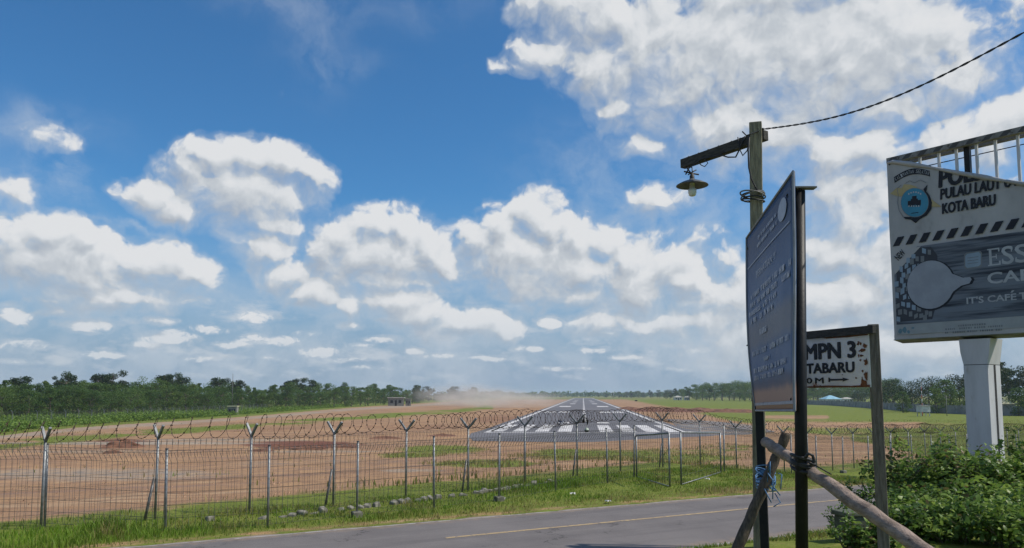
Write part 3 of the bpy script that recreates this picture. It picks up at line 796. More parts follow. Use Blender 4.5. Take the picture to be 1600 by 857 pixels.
def gate_leaf(top0, top1, bot1, bot0, Y0, Y1, label):
    """tubular frame with mesh; corners given by photo pixels, hinge side first"""
    h0, h1 = P(*top0, Y0), P(*top1, Y1)
    l0 = on_ground(h0, .03); l1 = on_ground(h1, .03)
    root = thing("gate_leaf", (l0.x, l0.y, l0.z), label, "gate")
    f = MB(); r = .035
    f.tube([l0, h0], r, 8); f.tube([l1, h1], r, 8); f.tube([h0, h1], r, 8); f.tube([l0, l1], r * .6, 8)
    f.build("gate_frame", M_GALV, root, smooth=True)
    m = MB(); n = 15
    for i in range(1, n): m.tube([l0.lerp(l1, i / n), h0.lerp(h1, i / n)], .0045, 3, cap=False)
    for i in range(1, 6): m.tube([l0.lerp(h0, i / 6), l1.lerp(h1, i / 6)], .005, 3, cap=False)
    m.build("gate_mesh", M_WIRE, root)
gate_leaf((994, 681), (1045, 677), None, None, 30.2, 27.0, "left leaf of the open mesh gate, leaning towards the road")
gate_leaf((1125, 676.5), (1063, 676), None, None, 32.0, 27.6, "right leaf of the open mesh gate, squarer and wider in view")

# low stone edging at the foot of the security fence
def stone_edging():
    pts = [at_depth(u, Y) for u, Y in ((330, 20.0), (424, 20.2), (500, 21.2), (561, 21.9), (636, 23.2), (680, 24.0), (740, 25.2), (800, 26.7), (868, 28.6))]
    b = MB()
    for k in range(len(pts) - 1):
        n = int((pts[k + 1] - pts[k]).length / .24)
        for i in range(n):
            if random.random() < (.6 if k < 2 else .25): continue
            c = pts[k].lerp(pts[k + 1], (i + .5) / n) + Vector((random.uniform(-.05, .05), random.uniform(-.06, .06), random.uniform(-.07, .02)))
            sx = random.uniform(.22, .36)
            rot = Euler((random.uniform(-.25, .25), random.uniform(-.25, .25), random.uniform(0, 3))).to_matrix()
            vs = [Vector(p) for p in ((-1, -1, -1), (1, -1, -1), (1, 1, -1), (-1, 1, -1), (-.8, -.7, .7), (.7, -.8, .9), (.8, .7, .8), (-.7, .8, .7))]
            vs = [c + rot @ Vector((p.x * sx * .5 * random.uniform(.8, 1.1), p.y * .13 * random.uniform(.8, 1.1), p.z * .15 * random.uniform(.8, 1.2))) for p in vs]
            b = MB(); b.add(vs, [(3, 2, 1, 0), (4, 5, 6, 7), (0, 1, 5, 4), (1, 2, 6, 5), (2, 3, 7, 6), (3, 0, 4, 7)])
            b.build_thing("edging_stone", M_STONE, "pale rough stone in the broken row along the foot of the fences", "stone", "edging stones along the fences", bevel=.03)
stone_edging()

# ------------------------------------------------------------------ lettering on flat faces
def text_faces(body, bold=0.0, shear=0.0, spacing=1.0):
    cu = bpy.data.curves.new("lettering_curve", 'FONT')
    cu.body = body; cu.size = 1.0; cu.shear = shear; cu.space_character = spacing; cu.resolution_u = 3
    o = bpy.data.objects.new("lettering_curve", cu); COL.objects.link(o)
    dg = bpy.context.evaluated_depsgraph_get()
    me = bpy.data.meshes.new_from_object(o.evaluated_get(dg))
    V = [(v.co.x, v.co.y) for v in me.vertices]; F = [tuple(p.vertices) for p in me.polygons]
    bpy.data.objects.remove(o); bpy.data.curves.remove(cu); bpy.data.meshes.remove(me)
    xs = [p[0] for p in V]; ys = [p[1] for p in V]
    x0, x1, y0, y1 = min(xs), max(xs), min(ys), max(ys)
    return [((x - x0) / (x1 - x0), (y - y0) / (y1 - y0)) for x, y in V], F

class Face:
    """a flat face: origin, unit right, unit up, normal towards the reader"""
    def __init__(self, o, a, b):
        self.o, self.a, self.b = Vector(o), Vector(a).normalized(), Vector(b).normalized()
        self.n = self.a.cross(self.b).normalized()
    def at(self, a, b, lift=0.0): return self.o + self.a * a + self.b * b + self.n * lift
    def px(self, u, v):
        d = ray(u, v); c = Vector((0, 0, HC))
        p = c + d * ((self.o - c).dot(self.n) / d.dot(self.n)) - self.o
        return p.dot(self.a), p.dot(self.b)
    def poly(self, mb, pts, lift, mi=0):
        vs = [self.at(x, y, lift) for x, y in pts]
        mb.add(vs, [tuple(range(len(vs)))], mi)
    def text(self, mb, body, box, lift, bold=0.0, shear=0.0, mi=0, spacing=1.0, clip=None, rot=0.0):
        V, F = text_faces(body, bold, shear, spacing)
        a0, b0, a1, b1 = box
        V = [(a0 + x * (a1 - a0), b0 + y * (b1 - b0)) for x, y in V]
        if rot:
            ca, cb, cr, sr = (a0 + a1) / 2, (b0 + b1) / 2, math.cos(rot), math.sin(rot)
            V = [(ca + (x - ca) * cr - (y - cb) * sr, cb + (x - ca) * sr + (y - cb) * cr) for x, y in V]
        if clip:                                   # keep only what lies below the line through two points
            (xa, ya), (xb, yb) = clip
            bm = bmesh.new(); vv = [bm.verts.new((x, y, 0)) for x, y in V]
            for f in F:
                try: bm.faces.new([vv[i] for i in f])
                except ValueError: pass
            nn = Vector((-(yb - ya), xb - xa, 0)).normalized()
            bmesh.ops.bisect_plane(bm, geom=bm.verts[:] + bm.edges[:] + bm.faces[:], plane_co=(xa, ya, 0), plane_no=nn, clear_outer=True)
            bm.verts.index_update()
            V = [(v.co.x, v.co.y) for v in bm.verts]; F = [tuple(v.index for v in f.verts) for f in bm.faces]; bm.free()
        bw = bold * abs(b1 - b0) * 1.0
        for k, (dx, dy) in enumerate(((0, 0), (-1, 0), (1, 0), (0, -.6), (0, .6), (-.7, -.5), (.7, -.5), (-.7, .5), (.7, .5)) if bold else ((0, 0),)):
            mb.add([self.at(x + dx * bw, y + dy * bw, lift + k * .00035) for x, y in V], F, mi)
    def pbox(self, u0, v0, u1, v1):                # lower left and upper right photo pixels -> box on the face
        a0, b0 = self.px(u0, v0); a1, b1 = self.px(u1, v1)
        return a0, b0, a1, b1

# ------------------------------------------------------------------ lamp post
LP_Y = 8.45
def lamp_post():
    top = P(1180.5, 193, LP_Y); b0 = P(1186, 700, LP_Y + .05)
    d = (b0 - top).normalized()
    foot = top + d * ((top.z - ground_z(b0.x, b0.y) + .15) / -d.z)
    root = thing("lamp_post", on_ground(foot), "tall mossy wooden post carrying a lamp on its arm, rising behind the blue notice board", "lamp post")
    b = MB(); b.beam(foot, top, .135, .135, up=(.35, 1, 0)); b.build("post", M_WOOD_GREEN, root, bevel=.008)
    e1 = P(1193.5, 212, LP_Y + .02 + .02); e1 = P(1197, 211.5, LP_Y + .10)
    e0 = P(1066.5, 257.5, LP_Y + 1.15); e0.z = e1.z - .02
    a = MB(); a.beam(e1 + Vector((0, .0, 0)), e0, .085, .115); a.build("arm", M_WOOD_BEAM, root, bevel=.006)
    w = MB()                                       # wires stapled along the arm and down the post
    def along(f, dz=0.0, dy=-.06): return e1.lerp(e0, f) + Vector((-.03, dy, dz))
    w.tube([along(.22, .05), along(.27, -.06), along(.33, -.16), along(.42, -.13), along(.50, -.075), along(.62, -.06), along(.72, -.04), along(.82, -.075), along(.90, -.10), along(.945, -.17)], .009, 6)
    w.tube([along(.14, .09), along(.17, -.02), along(.20, -.13), along(.25, -.17), along(.28, -.09), along(.30, .07)], .007, 6)
    for f in (.30, .40, .55, .68, .80, .93):
        q = along(f, 0, 0) + Vector((.03, 0, 0))
        w.tube([q + Vector((0, -.05, -.065)), q + Vector((0, -.05, .065)), q + Vector((0, .05, .065))], .006, 5)
    w.tube([along(.78, -.07), along(.74, -.12), along(.70, -.15), along(.66, -.12), along(.69, -.06)], .006, 5)
    w.build("wiring", M_CABLE, root, smooth=True)
    w = MB()
    q = lambda u, v, dy=-.09: P(u, v, LP_Y + dy)
    w.tube([q(1171, 212), q(1169, 235), q(1170, 262), q(1174, 280), q(1180, 292), q(1187, 303)], .009, 6)
    w.build("down_wire", M_CABLE, root, smooth=True)
    c = MB()
    cc = P(1179, 307, LP_Y)
    for k, (rr, dz, tilt) in enumerate(((.118, .03, .2), (.128, 0, .32), (.112, -.03, .12), (.135, .015, .42), (.125, -.05, .3))):
        ring = []
        for i in range(25):
            t = 2 * math.pi * i / 24
            ring.append(cc + Vector((rr * math.cos(t) - .02, rr * math.sin(t), dz + tilt * rr * .6 * math.cos(t + k))))
        c.tube(ring, .0085, 6, mi=k % 2)
    c.build("wire_coil", [M_CABLE, M_CABLE_GREY], root, smooth=True)
    # hanging lamp
    lc = P(1081.5, 287, LP_Y + 1.02)
    hk = e1.lerp(e0, .945)
    lamp = MB(); lamp.lathe(lc, [(.004, .062), (.035, .058), (.038, .048), (.07, .036), (.135, .012), (.196, -.022), (.200, -.030), (.194, -.028), (.12, .004), (.06, .026), (.004, .034)], 28)
    shade = lamp.build("lamp_shade", M_ENAMEL, root, smooth=True)
    s = MB(); s.lathe(lc, [(.03, .05), (.03, .10), (.022, .105), (.022, .13), (.003, .132)], 14); s.build("lamp_holder", M_CABLE, shade, smooth=True)
    bl = MB(); bl.lathe(lc + Vector((0, 0, -.05)), [(.034, .05), (.034, -.02), (.052, -.024), (.052, -.075), (.046, -.08), (.046, -.098), (.03, -.112), (.003, -.114)], 18)
    bl.build("bulb", M_BULB, shade, smooth=True)
    h = MB(); top_ = lc + Vector((0, 0, .12))
    h.tube([hk + Vector((-.02, 0, -.05)), hk.lerp(top_, .45) + Vector((-.03, 0, 0)), top_], .008, 6)
    h.tube([hk + Vector((.04, 0, -.05)), hk.lerp(top_, .5) + Vector((.035, 0, .01)), top_ + Vector((.005, 0, 0))], .007, 6)
    h.tube([top_ + Vector((-.10, 0, .035)), top_ + Vector((0, 0, .01)), top_ + Vector((.09, .02, .0))], .010, 6)
    h.tube([top_ + Vector((-.05, 0, -.01)), top_ + Vector((.01, 0, .03)), top_ + Vector((.06, .02, .06))], .008, 6)
    h.build("hanger", M_CABLE, root, smooth=True)
    # service cable, two twisted strands
    A = P(1194, 202, LP_Y - .05); B = P(1600, 51, 5.6); C_ = P(2400, -190, 3.6)
    b = MB()
    for k in (0, 1):
        pts = []
        n = 420
        for i in range(n):
            f = i / (n - 1)
            c = A.lerp(B, f * 2) if f <= .5 else B.lerp(C_, f * 2 - 1)
            c = c + Vector((0, 0, -.16 * math.sin(math.pi * min(1, f * 2)) if f <= .5 else -.16 * math.sin(math.pi * (f * 2 - 1))))
            t = f * 170 + k * math.pi
            pts.append(c + Vector((0, .0055 * math.cos(t), .0055 * math.sin(t))))
        b.tube(pts, .0050, 5)
    b.tube([A + Vector((-.11, .0, -.03)), A + Vector((-.02, -.02, .0)), A], .009, 5)
    b.tube([P(1160, 206, LP_Y - .05), P(1166, 212, LP_Y - .1), P(1173, 210, LP_Y - .1), A], .008, 5)
    b.build_thing("power_cable", M_CABLE, "thick twisted black cable strung from the lamp post to the upper right", "cable")
lamp_post()

# ------------------------------------------------------------------ notice board on two posts
NB_L, NB_R = 8.30, 6.05
def notice_board():
    c00, c10, c11, c01 = P(1181.5, 642, NB_L), P(1244, 642, NB_R), P(1240, 268, NB_R), P(1167, 372, NB_L)
    z0 = (c00.z + c10.z) / 2
    ax = (c10 - c00); ax.z = 0
    nrm = Vector((ax.y, -ax.x, 0)).normalized()                  # towards the viewer's left
    if nrm.dot(-c00) < 0: nrm = -nrm
    def surf(s, t, lift=0.0):
        b = c00.lerp(c10, s); tp = c01.lerp(c11, s)
        p = b.lerp(tp, t)
        wave = .035 * math.sin(math.pi * t) * (1 - s) + .012 * math.sin(7 * s + 5 * t) * (1 - t)
        return p + nrm * (wave + lift)
    # two posts: round black pipe on the right, black box post on the left
    base_r = P(1253, 857, NB_R + .10); tp_r = P(1248.5, 299, NB_R + .10)
    base_l = P(1191, 800, NB_L - .02)
    root = thing("notice_board", on_ground((base_l + base_r) / 2), "large blue printed notice board on two black posts, seen almost edge on", "notice board")
    d = (base_r - tp_r).normalized()
    b = MB(); b.tube([tp_r, tp_r + d * ((tp_r.z - float(ground_z(base_r.x, base_r.y)) + .2) / -d.z)], .048, 14); b.build("post", M_BLACK, root, smooth=True)
    c = MB(); c.box(tp_r + Vector((.03, -.02, .02)), (.19, .08, .012)); c.build("cap_plate", M_FRAME, root)
    tl = P(1176, 380, NB_L + .07) ; bl = P(1191.5, 760, NB_L + .0)
    d = (bl - tl).normalized()
    b = MB(); b.beam(tl + d * .1, tl + d * ((tl.z - float(ground_z(bl.x, bl.y)) + .2) / -d.z), .085, .10, up=(.4, 1, 0)); b.build("post", M_BLACK, root, bevel=.004, label="black box section post in front of the lamp post")
    # back panel and printed sheet
    N = 14; MV = 26
    p = MB()
    vs = [surf(i / N, j / MV, 0) for j in range(MV + 1) for i in range(N + 1)]
    p.add(vs, [(j * (N + 1) + i, j * (N + 1) + i + 1, (j + 1) * (N + 1) + i + 1, (j + 1) * (N + 1) + i) for j in range(MV) for i in range(N)])
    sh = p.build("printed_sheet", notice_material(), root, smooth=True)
    me = sh.data
    uvl = me.uv_layers.new(name="print")
    for poly in me.polygons:
        for li in poly.loop_indices:
            k = me.loops[li].vertex_index
            uvl.data[li].uv = ((k % (N + 1)) / N, (k // (N + 1)) / MV)
    so = sh.modifiers.new("thickness", 'SOLIDIFY'); so.thickness = .012; so.offset = -1 if (me.polygons[0].normal.dot(nrm) > 0) else 1
    f = MB()
    for (s0, t0, s1, t1) in ((0, 0, 0, 1), (1, 0, 1, 1), (0, 1, 1, 1), (0, 0, 1, 0)):
        f.tube([surf(s0 + (s1 - s0) * k / 12, t0 + (t1 - t0) * k / 12, .004) for k in range(13)], .011, 6)
    f.build("pale_border", M_BORDER, root)
    k = MB()
    for s, t in ((.30, .035), (.93, .045), (.03, .93), (.90, .93)):
        q = surf(s, t, .006); k.lathe(q, [(.018, 0), (.018, .012), (.001, .014)], 8, axis=Matrix.Rotation(math.pi / 2, 3, 'Y').to_3x3())
    k.tube([surf(.0, .38, 0), surf(-.03, .375, .01)], .008, 5)
    k.build("bolt", M_FRAME, root)
    # print: heading, rule, blurred rows of lettering
    L = MB()
    def strip(s0, t0, s1, t1, lift=.009): L.add([surf(s0, t0, lift), surf(s1, t0, lift), surf(s1, t1, lift), surf(s0, t1, lift)], [(0, 1, 2, 3)])
    def row(s0, s1, t, h, cw=.030, gap=.3):
        s = s0
        while s < s1:
            w = random.uniform(.6, 1.1) * cw
            if random.random() < .15: s += cw * .8; continue
            kind = random.random()                        # stems and bars of capitals too blurred to read
            strip(s, t, s + w * .30, t + h)
            if kind < .7: strip(s + w * .68, t, s + w * .98, t + h)
            if kind < .85: strip(s + w * .3, t + h * random.choice((.02, .4, .74)), s + w * .68, t + h * random.choice((.24, .62, .98)))
            s += w * (1 + gap)
    V, F = text_faces("PERHATIAN !!", .01, 0, 1.05)
    L.add([surf(.27 + .42 * x, .705 + .035 * y, .009) for x, y in V], F)
    for k in range(24): strip(.04 + .9 * k / 24, .803, .04 + .9 * (k + 1) / 24, .809)
    for t, s0, s1, h in ((.615, .12, .93, .028), (.570, .10, .90, .026), (.525, .06, .72, .026), (.480, .10, .62, .028), (.395, .30, .48, .030), (.300, .10, .94, .026), (.255, .36, .48, .022), (.205, .08, .90, .026), (.165, .10, .76, .026), (.86, .28, .74, .018), (.90, .32, .70, .018)):
        row(s0, s1, t, h, .036 if h > .02 else .025)
    for k in range(16): strip(.02 + .96 * k / 16, .028, .02 + .96 * (k + 1) / 16, .042)
    ring = []
    for k in range(24):
        a = 2 * math.pi * k / 24
        ring.append(surf(.82 + .075 * math.cos(a), .895 + .05 * math.sin(a), .009))
    L.add(ring, [tuple(range(24))])
    L.build("lettering", M_NOTICE_INK, root)
def notice_material():
    m, nt, bs = new_mat("notice_print")
    uv = nt.nodes.new('ShaderNodeUVMap'); uv.uv_map = "print"
    sp = nt.nodes.new('ShaderNodeSeparateXYZ'); nt.links.new(uv.outputs[0], sp.inputs[0])
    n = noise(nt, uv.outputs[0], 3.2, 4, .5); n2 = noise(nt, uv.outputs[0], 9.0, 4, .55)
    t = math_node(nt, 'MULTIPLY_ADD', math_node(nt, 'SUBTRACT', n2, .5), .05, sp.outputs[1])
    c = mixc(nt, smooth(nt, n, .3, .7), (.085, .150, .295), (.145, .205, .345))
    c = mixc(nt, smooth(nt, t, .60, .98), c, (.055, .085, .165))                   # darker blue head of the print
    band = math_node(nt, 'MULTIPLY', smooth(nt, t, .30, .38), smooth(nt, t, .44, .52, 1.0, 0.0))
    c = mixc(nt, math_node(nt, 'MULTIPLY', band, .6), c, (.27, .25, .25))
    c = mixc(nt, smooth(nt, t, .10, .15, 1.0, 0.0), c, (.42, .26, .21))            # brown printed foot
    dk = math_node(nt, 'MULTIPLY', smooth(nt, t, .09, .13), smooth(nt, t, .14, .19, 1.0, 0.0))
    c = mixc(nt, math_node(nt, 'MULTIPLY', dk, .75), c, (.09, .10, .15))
    nt.links.new(c, bs.inputs['Base Color'])
    bs.inputs['Roughness'].default_value = .5
    bs.inputs['Specular IOR Level'].default_value = .11
    return m
M_BORDER = mat("dull_border", (.26, .28, .33), (.18, .20, .24), 4, .5)
M_NOTICE_INK = mat("pale_print", (.27, .32, .42), (.19, .24, .34), 9, .4)
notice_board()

# ------------------------------------------------------------------ school direction sign
def school_sign():
    TY = 6.55
    tr = P(1364, 511, TY)
    foot = P(1381, 857, TY)
    d = (foot - tr).normalized(); foot = tr + d * ((tr.z - float(ground_z(foot.x, foot.y)) + .15) / -d.z)
    zt = tr.z - .03
    rl = ray(1257, 520.5); pl = Vector((0, 0, HC)) + rl * ((zt - HC) / rl.z)          # the beam's far end at the same height
    ax = (pl - tr); ax.z = 0; ax.normalize()                                          # towards the left
    far = P(1249, 520.5, 7.30); far = Vector((far.x, far.y, tr.z)); ax = (far - tr); ax.z = 0; ax.normalize()
    root = thing("direction_sign", on_ground(foot), "rusty white school direction sign with black letters between old wooden posts", "sign")
    b = MB(); b.beam(foot, tr + Vector((0, 0, .02)), .088, .085, up=(.4, 1, 0)); b.build("post", M_WOOD, root, bevel=.006)
    f2 = P(1252.5, 857, far.y); f2.z = float(ground_z(far.x, far.y)) - .15
    b = MB(); b.beam(f2, far + Vector((0, 0, 0)), .075, .08, up=(.4, 1, 0)); b.build("post", M_WOOD, root, bevel=.006)
    nrm = Vector((ax.y, -ax.x, 0)); 
    if nrm.dot(-tr) < 0: nrm = -nrm
    b = MB(); b.beam(tr - ax * .075 + nrm * .075 + Vector((0, 0, -.030)), far + ax * .08 + nrm * .075 + Vector((0, 0, -.030)), .045, .070); b.build("top_beam", M_WOOD_BEAM, root, bevel=.005)
    fc = Face(tr + nrm * .062, -ax, (0, 0, 1))
    a1, bt = fc.px(1357, 522); _, bb = fc.px(1357, 605.5)
    a0 = fc.px(1257, 560)[0] - .26
    m = MB()
    m.add([fc.at(a0, bb, 0), fc.at(a1, bb, 0), fc.at(a1, bt, 0), fc.at(a0, bt, 0), fc.at(a0, bb, -.012), fc.at(a1, bb, -.012), fc.at(a1, bt, -.012), fc.at(a0, bt, -.012)],
          [(0, 1, 2, 3), (7, 6, 5, 4), (0, 4, 5, 1), (1, 5, 6, 2), (2, 6, 7, 3), (3, 7, 4, 0)])
    panel = m.build("sign_panel", M_SIGNWHITE, root)
    t = MB()
    fc.text(t, "MPN 3", fc.pbox(1259, 562.5, 1336, 533.5), .003, .075)
    s0 = fc.pbox(1257, 562.5, 1338, 533.5)
    wM = (s0[2] - s0[0]) / 4.6
    fc.text(t, "S", (s0[0] - wM * .78, s0[1], s0[0] - wM * .12, s0[3]), .003, .075)
    k = fc.pbox(1261, 584.0, 1334.5, 565.8)
    fc.text(t, "TABARU", k, .003, .075)
    wk = (k[2] - k[0]) / 5.4
    fc.text(t, "KO", (k[0] - wk * 1.78, k[1], k[0] - wk * .12, k[3]), .003, .075)
    o = fc.pbox(1261, 599.5, 1287, 590.5)
    fc.text(t, "0", (o[0], o[1], o[0] + (o[2] - o[0]) * .33, o[3]), .003, .06)
    fc.text(t, "M", (o[0] + (o[2] - o[0]) * .52, o[1], o[2], o[3]), .003, .06)
    s = fc.pbox(1296, 597, 1327, 590)
    mid = (s[1] + s[3]) / 2; hh = (s[3] - s[1])
    fc.poly(t, [(s[0], mid - hh * .22), (s[0] + (s[2] - s[0]) * .70, mid - hh * .2), (s[0] + (s[2] - s[0]) * .70, mid + hh * .2), (s[0], mid + hh * .22)], .003)
    fc.poly(t, [(s[0] + (s[2] - s[0]) * .68, mid - hh * .5), (s[2], mid), (s[0] + (s[2] - s[0]) * .68, mid + hh * .5)], .0035)
    fc.poly(t, [(s[0] - .008, mid - hh * .6), (s[0] + .012, mid - hh * .5), (s[0] + .012, mid + hh * .5), (s[0] - .008, mid + hh * .6)], .0036)
    t.build("lettering", M_INK, panel)
    r_ = MB()
    def blotch(u, v, ru, rv, lift=.0045):
        a, b = fc.px(u, v); ra = abs(fc.px(u + ru, v)[0] - a); rb = abs(fc.px(u, v - rv)[1] - b)
        n = 14; fc.poly(r_, [(min(a1 - .001, a + ra * math.cos(2 * math.pi * i / n) * random.uniform(.55, 1.15)), max(bb + .001, b + rb * math.sin(2 * math.pi * i / n) * random.uniform(.55, 1.15))) for i in range(n)], lift)
    for _ in range(16): blotch(random.uniform(1341, 1355), random.uniform(528, 596), random.uniform(.7, 2.2), random.uniform(.8, 3.0), .0045 + random.random() * .001)
    for _ in range(6): blotch(random.uniform(1262, 1340), random.choice((528, 604, 586)) + random.uniform(-1.5, 1), random.uniform(.6, 1.6), random.uniform(.5, 1.2), .0045 + random.random() * .001)
    blotch(1350, 599, 6, 8); blotch(1354, 588, 3, 8, .0047); blotch(1354, 566, 3, 6); blotch(1348, 548, 5, 3); blotch(1352, 541, 4, 3, .0049); blotch(1346, 556, 3, 2); blotch(1341, 538, 2, 2); blotch(1345, 563, 2, 2, .005); blotch(1338, 591, 1.6, 1.6)
    fc.poly(r_, [(a0 + .003, bb + .001), (a1 - .003, bb + .001), (a1 - .003, bb + .022), (a1 - .2, bb + .014), (a1 - .45, bb + .02), (a0 + .2, bb + .012), (a0 + .003, bb + .018)], .0052)
    fc.poly(r_, [(a1 - .45, bt - .012), (a1 - .2, bt - .015), (a1 - .003, bt - .010), (a1 - .003, bt - .002), (a1 - .5, bt - .002)], .0053)
    r_.build("rust_patch", M_RUST, panel)
school_sign()

# ------------------------------------------------------------------ leaning poles
def rough_pole(name, pts, radii, m, label, cat, jit=.006):
    b = MB(); P_, R_ = [], []
    n = 26
    tot = len(pts) - 1
    for i in range(n + 1):
        f = i / n * tot; k = min(int(f), tot - 1)
        P_.append(Vector(pts[k]).lerp(Vector(pts[k + 1]), f - k) + Vector((random.uniform(-jit, jit), random.uniform(-jit, jit), random.uniform(-jit, jit))))
        R_.append((radii[k] + (radii[k + 1] - radii[k]) * (f - k)) * random.uniform(.93, 1.07))
    b.tube(P_, R_, 12)
    return b
Lg0, Lg1, Lg2 = P(1196, 691, 7.05), P(1252, 727, 6.27), P(1446, 862, 4.85)
dl = (Lg2 - Lg1).normalized()
Lg3 = Lg2 + dl * .8
g3 = float(ground_z(Lg3.x, Lg3.y))
rough_pole("log_brace", [Lg0, Lg1, Lg2, Lg3], [.045, .050, .053, .055], M_LOG, "", "").build_thing("log_brace", M_LOG, "pale weathered log strapped slantwise behind the round black post", "log", smooth=True)
kn = MB()
S0, S1 = P(1229, 677, 7.75), P(1197, 752, 7.75)
ds = (S1 - S0).normalized()
S2 = S1 + ds * ((S1.z - float(ground_z(S1.x, S1.y)) + .05) / -ds.z)
rough_pole("stick_brace", [S0, S1, S2], [.046, .050, .056], M_STICK, "", "").build_thing("wooden_brace", M_STICK, "dark round wooden stake leaning left, tied with blue rope", "stake", smooth=True)
def ties():
    b = MB(); rp_ = P(1252, 727, 6.15)
    post = P(1253.5, 718, 6.15); lg = P(1256, 727, 6.25)
    for k, (dz, tilt) in enumerate(((-.02, .25), (.01, .45), (.035, .10), (-.045, .5))):
        ring = []
        for i in range(21):
            t = 2 * math.pi * i / 20
            ring.append(post.lerp(lg, .5) + Vector((.085 * math.cos(t), .105 * math.sin(t), dz + tilt * .08 * math.sin(t + .8) - .03 * math.cos(t))))
        b.tube(ring, .014, 6)
    a = P(1258, 716, 6.02)
    loop = [a, P(1263, 709, 6.0), P(1270, 712, 6.0), P(1272, 721, 6.0), P(1266, 729, 6.02)]
    b.tube(loop, .013, 6)
    b.beam(P(1273, 727, 6.0), P(1298, 741, 5.9), .035, .010, up=(.4, 0, 1))
    b.beam(P(1273, 727, 6.0), P(1262, 722, 6.0), .035, .012, up=(.4, 0, 1))
    b.build_thing("rubber_strap", M_RUBBER, "black rubber strap tying the log to the round black post", "strap", smooth=True)
    r_ = MB(); c = P(1196, 748, 7.9)
    for k in range(9):
        ring = []
        dz = -.10 + k * .026; ph = random.uniform(0, 6)
        for i in range(17):
            t = 2 * math.pi * i / 16
            ring.append(c + Vector((.085 * math.cos(t), .17 * math.sin(t), dz + .04 * math.sin(t + ph))))
        r_.tube(ring, .0055, 5)
    for k in range(7):
        s = c + Vector((random.uniform(-.09, .09), -.2, random.uniform(-.1, .1)))
        r_.tube([s, s + Vector((random.uniform(-.07, .07), -.03, random.uniform(-.05, .10))), s + Vector((random.uniform(-.1, .1), -.02, random.uniform(-.16, .02)))], .006, 5)
    r_.tube([c + Vector((.02, -.21, -.12)), c + Vector((.07, -.22, -.21)), c + Vector((.0, -.22, -.25))], .006, 5)
    r_.build_thing("blue_rope", M_ROPE, "frayed blue rope wound round the dark stake and the left black post", "rope", smooth=True)
ties()

# ------------------------------------------------------------------ billboard
BB_Y = 15.8
def plank_material():
    m, nt, bs = new_mat("printed_planks")
    tcn = nt.nodes.new('ShaderNodeTexCoord')
    v = vmath(nt, 'MULTIPLY', tcn.outputs['Object'], (.55, .55, 9.0))
    n = noise(nt, v, 2.0, 6, .6); n2 = noise(nt, vmath(nt, 'MULTIPLY', tcn.outputs['Object'], (.3, .3, 3.2)), 2.0, 3, .5)
    c = mixc(nt, smooth(nt, n, .35, .68), (.035, .044, .062), (.15, .175, .215))
    c = mixc(nt, smooth(nt, n2, .45, .62), c, (.16, .19, .235))
    c = mixc(nt, smooth(nt, n, .30, .40, .8, 0.0), c, (.02, .024, .034))
    nt.links.new(c, bs.inputs['Base Color']); bs.inputs['Roughness'].default_value = .5; bs.inputs['Specular IOR Level'].default_value = .2
    return m
def flat(name, c, rough=.5): return mat(name, c, tuple(x * .86 for x in c), 3.0, rough, spec=.2)
B_VINYL = mat("grey_vinyl", (.44, .44, .45), (.34, .345, .355), 1.1, .5, 0, .25, 2.2, spec=.2, stretch=(1, 1, .45), spots=(2.2, (.25, .25, .245), .55, .75))
B_INK, B_PALE, B_CUP = flat("print_black", (.020, .024, .034)), flat("print_pale", (.42, .45, .49)), flat("print_cup_white", (.33, .36, .42))
B_BLUE, B_YEL, B_BADGE, B_STRIP = flat("print_blue", (.06, .27, .42)), flat("print_yellow", (.46, .38, .20)), flat("print_badge", (.27, .36, .46)), flat("print_strip", (.36, .385, .40))
B_TEAL, B_GREYINK, B_PLANK = flat("print_teal", (.14, .25, .31)), flat("print_grey", (.20, .22, .24)), plank_material()

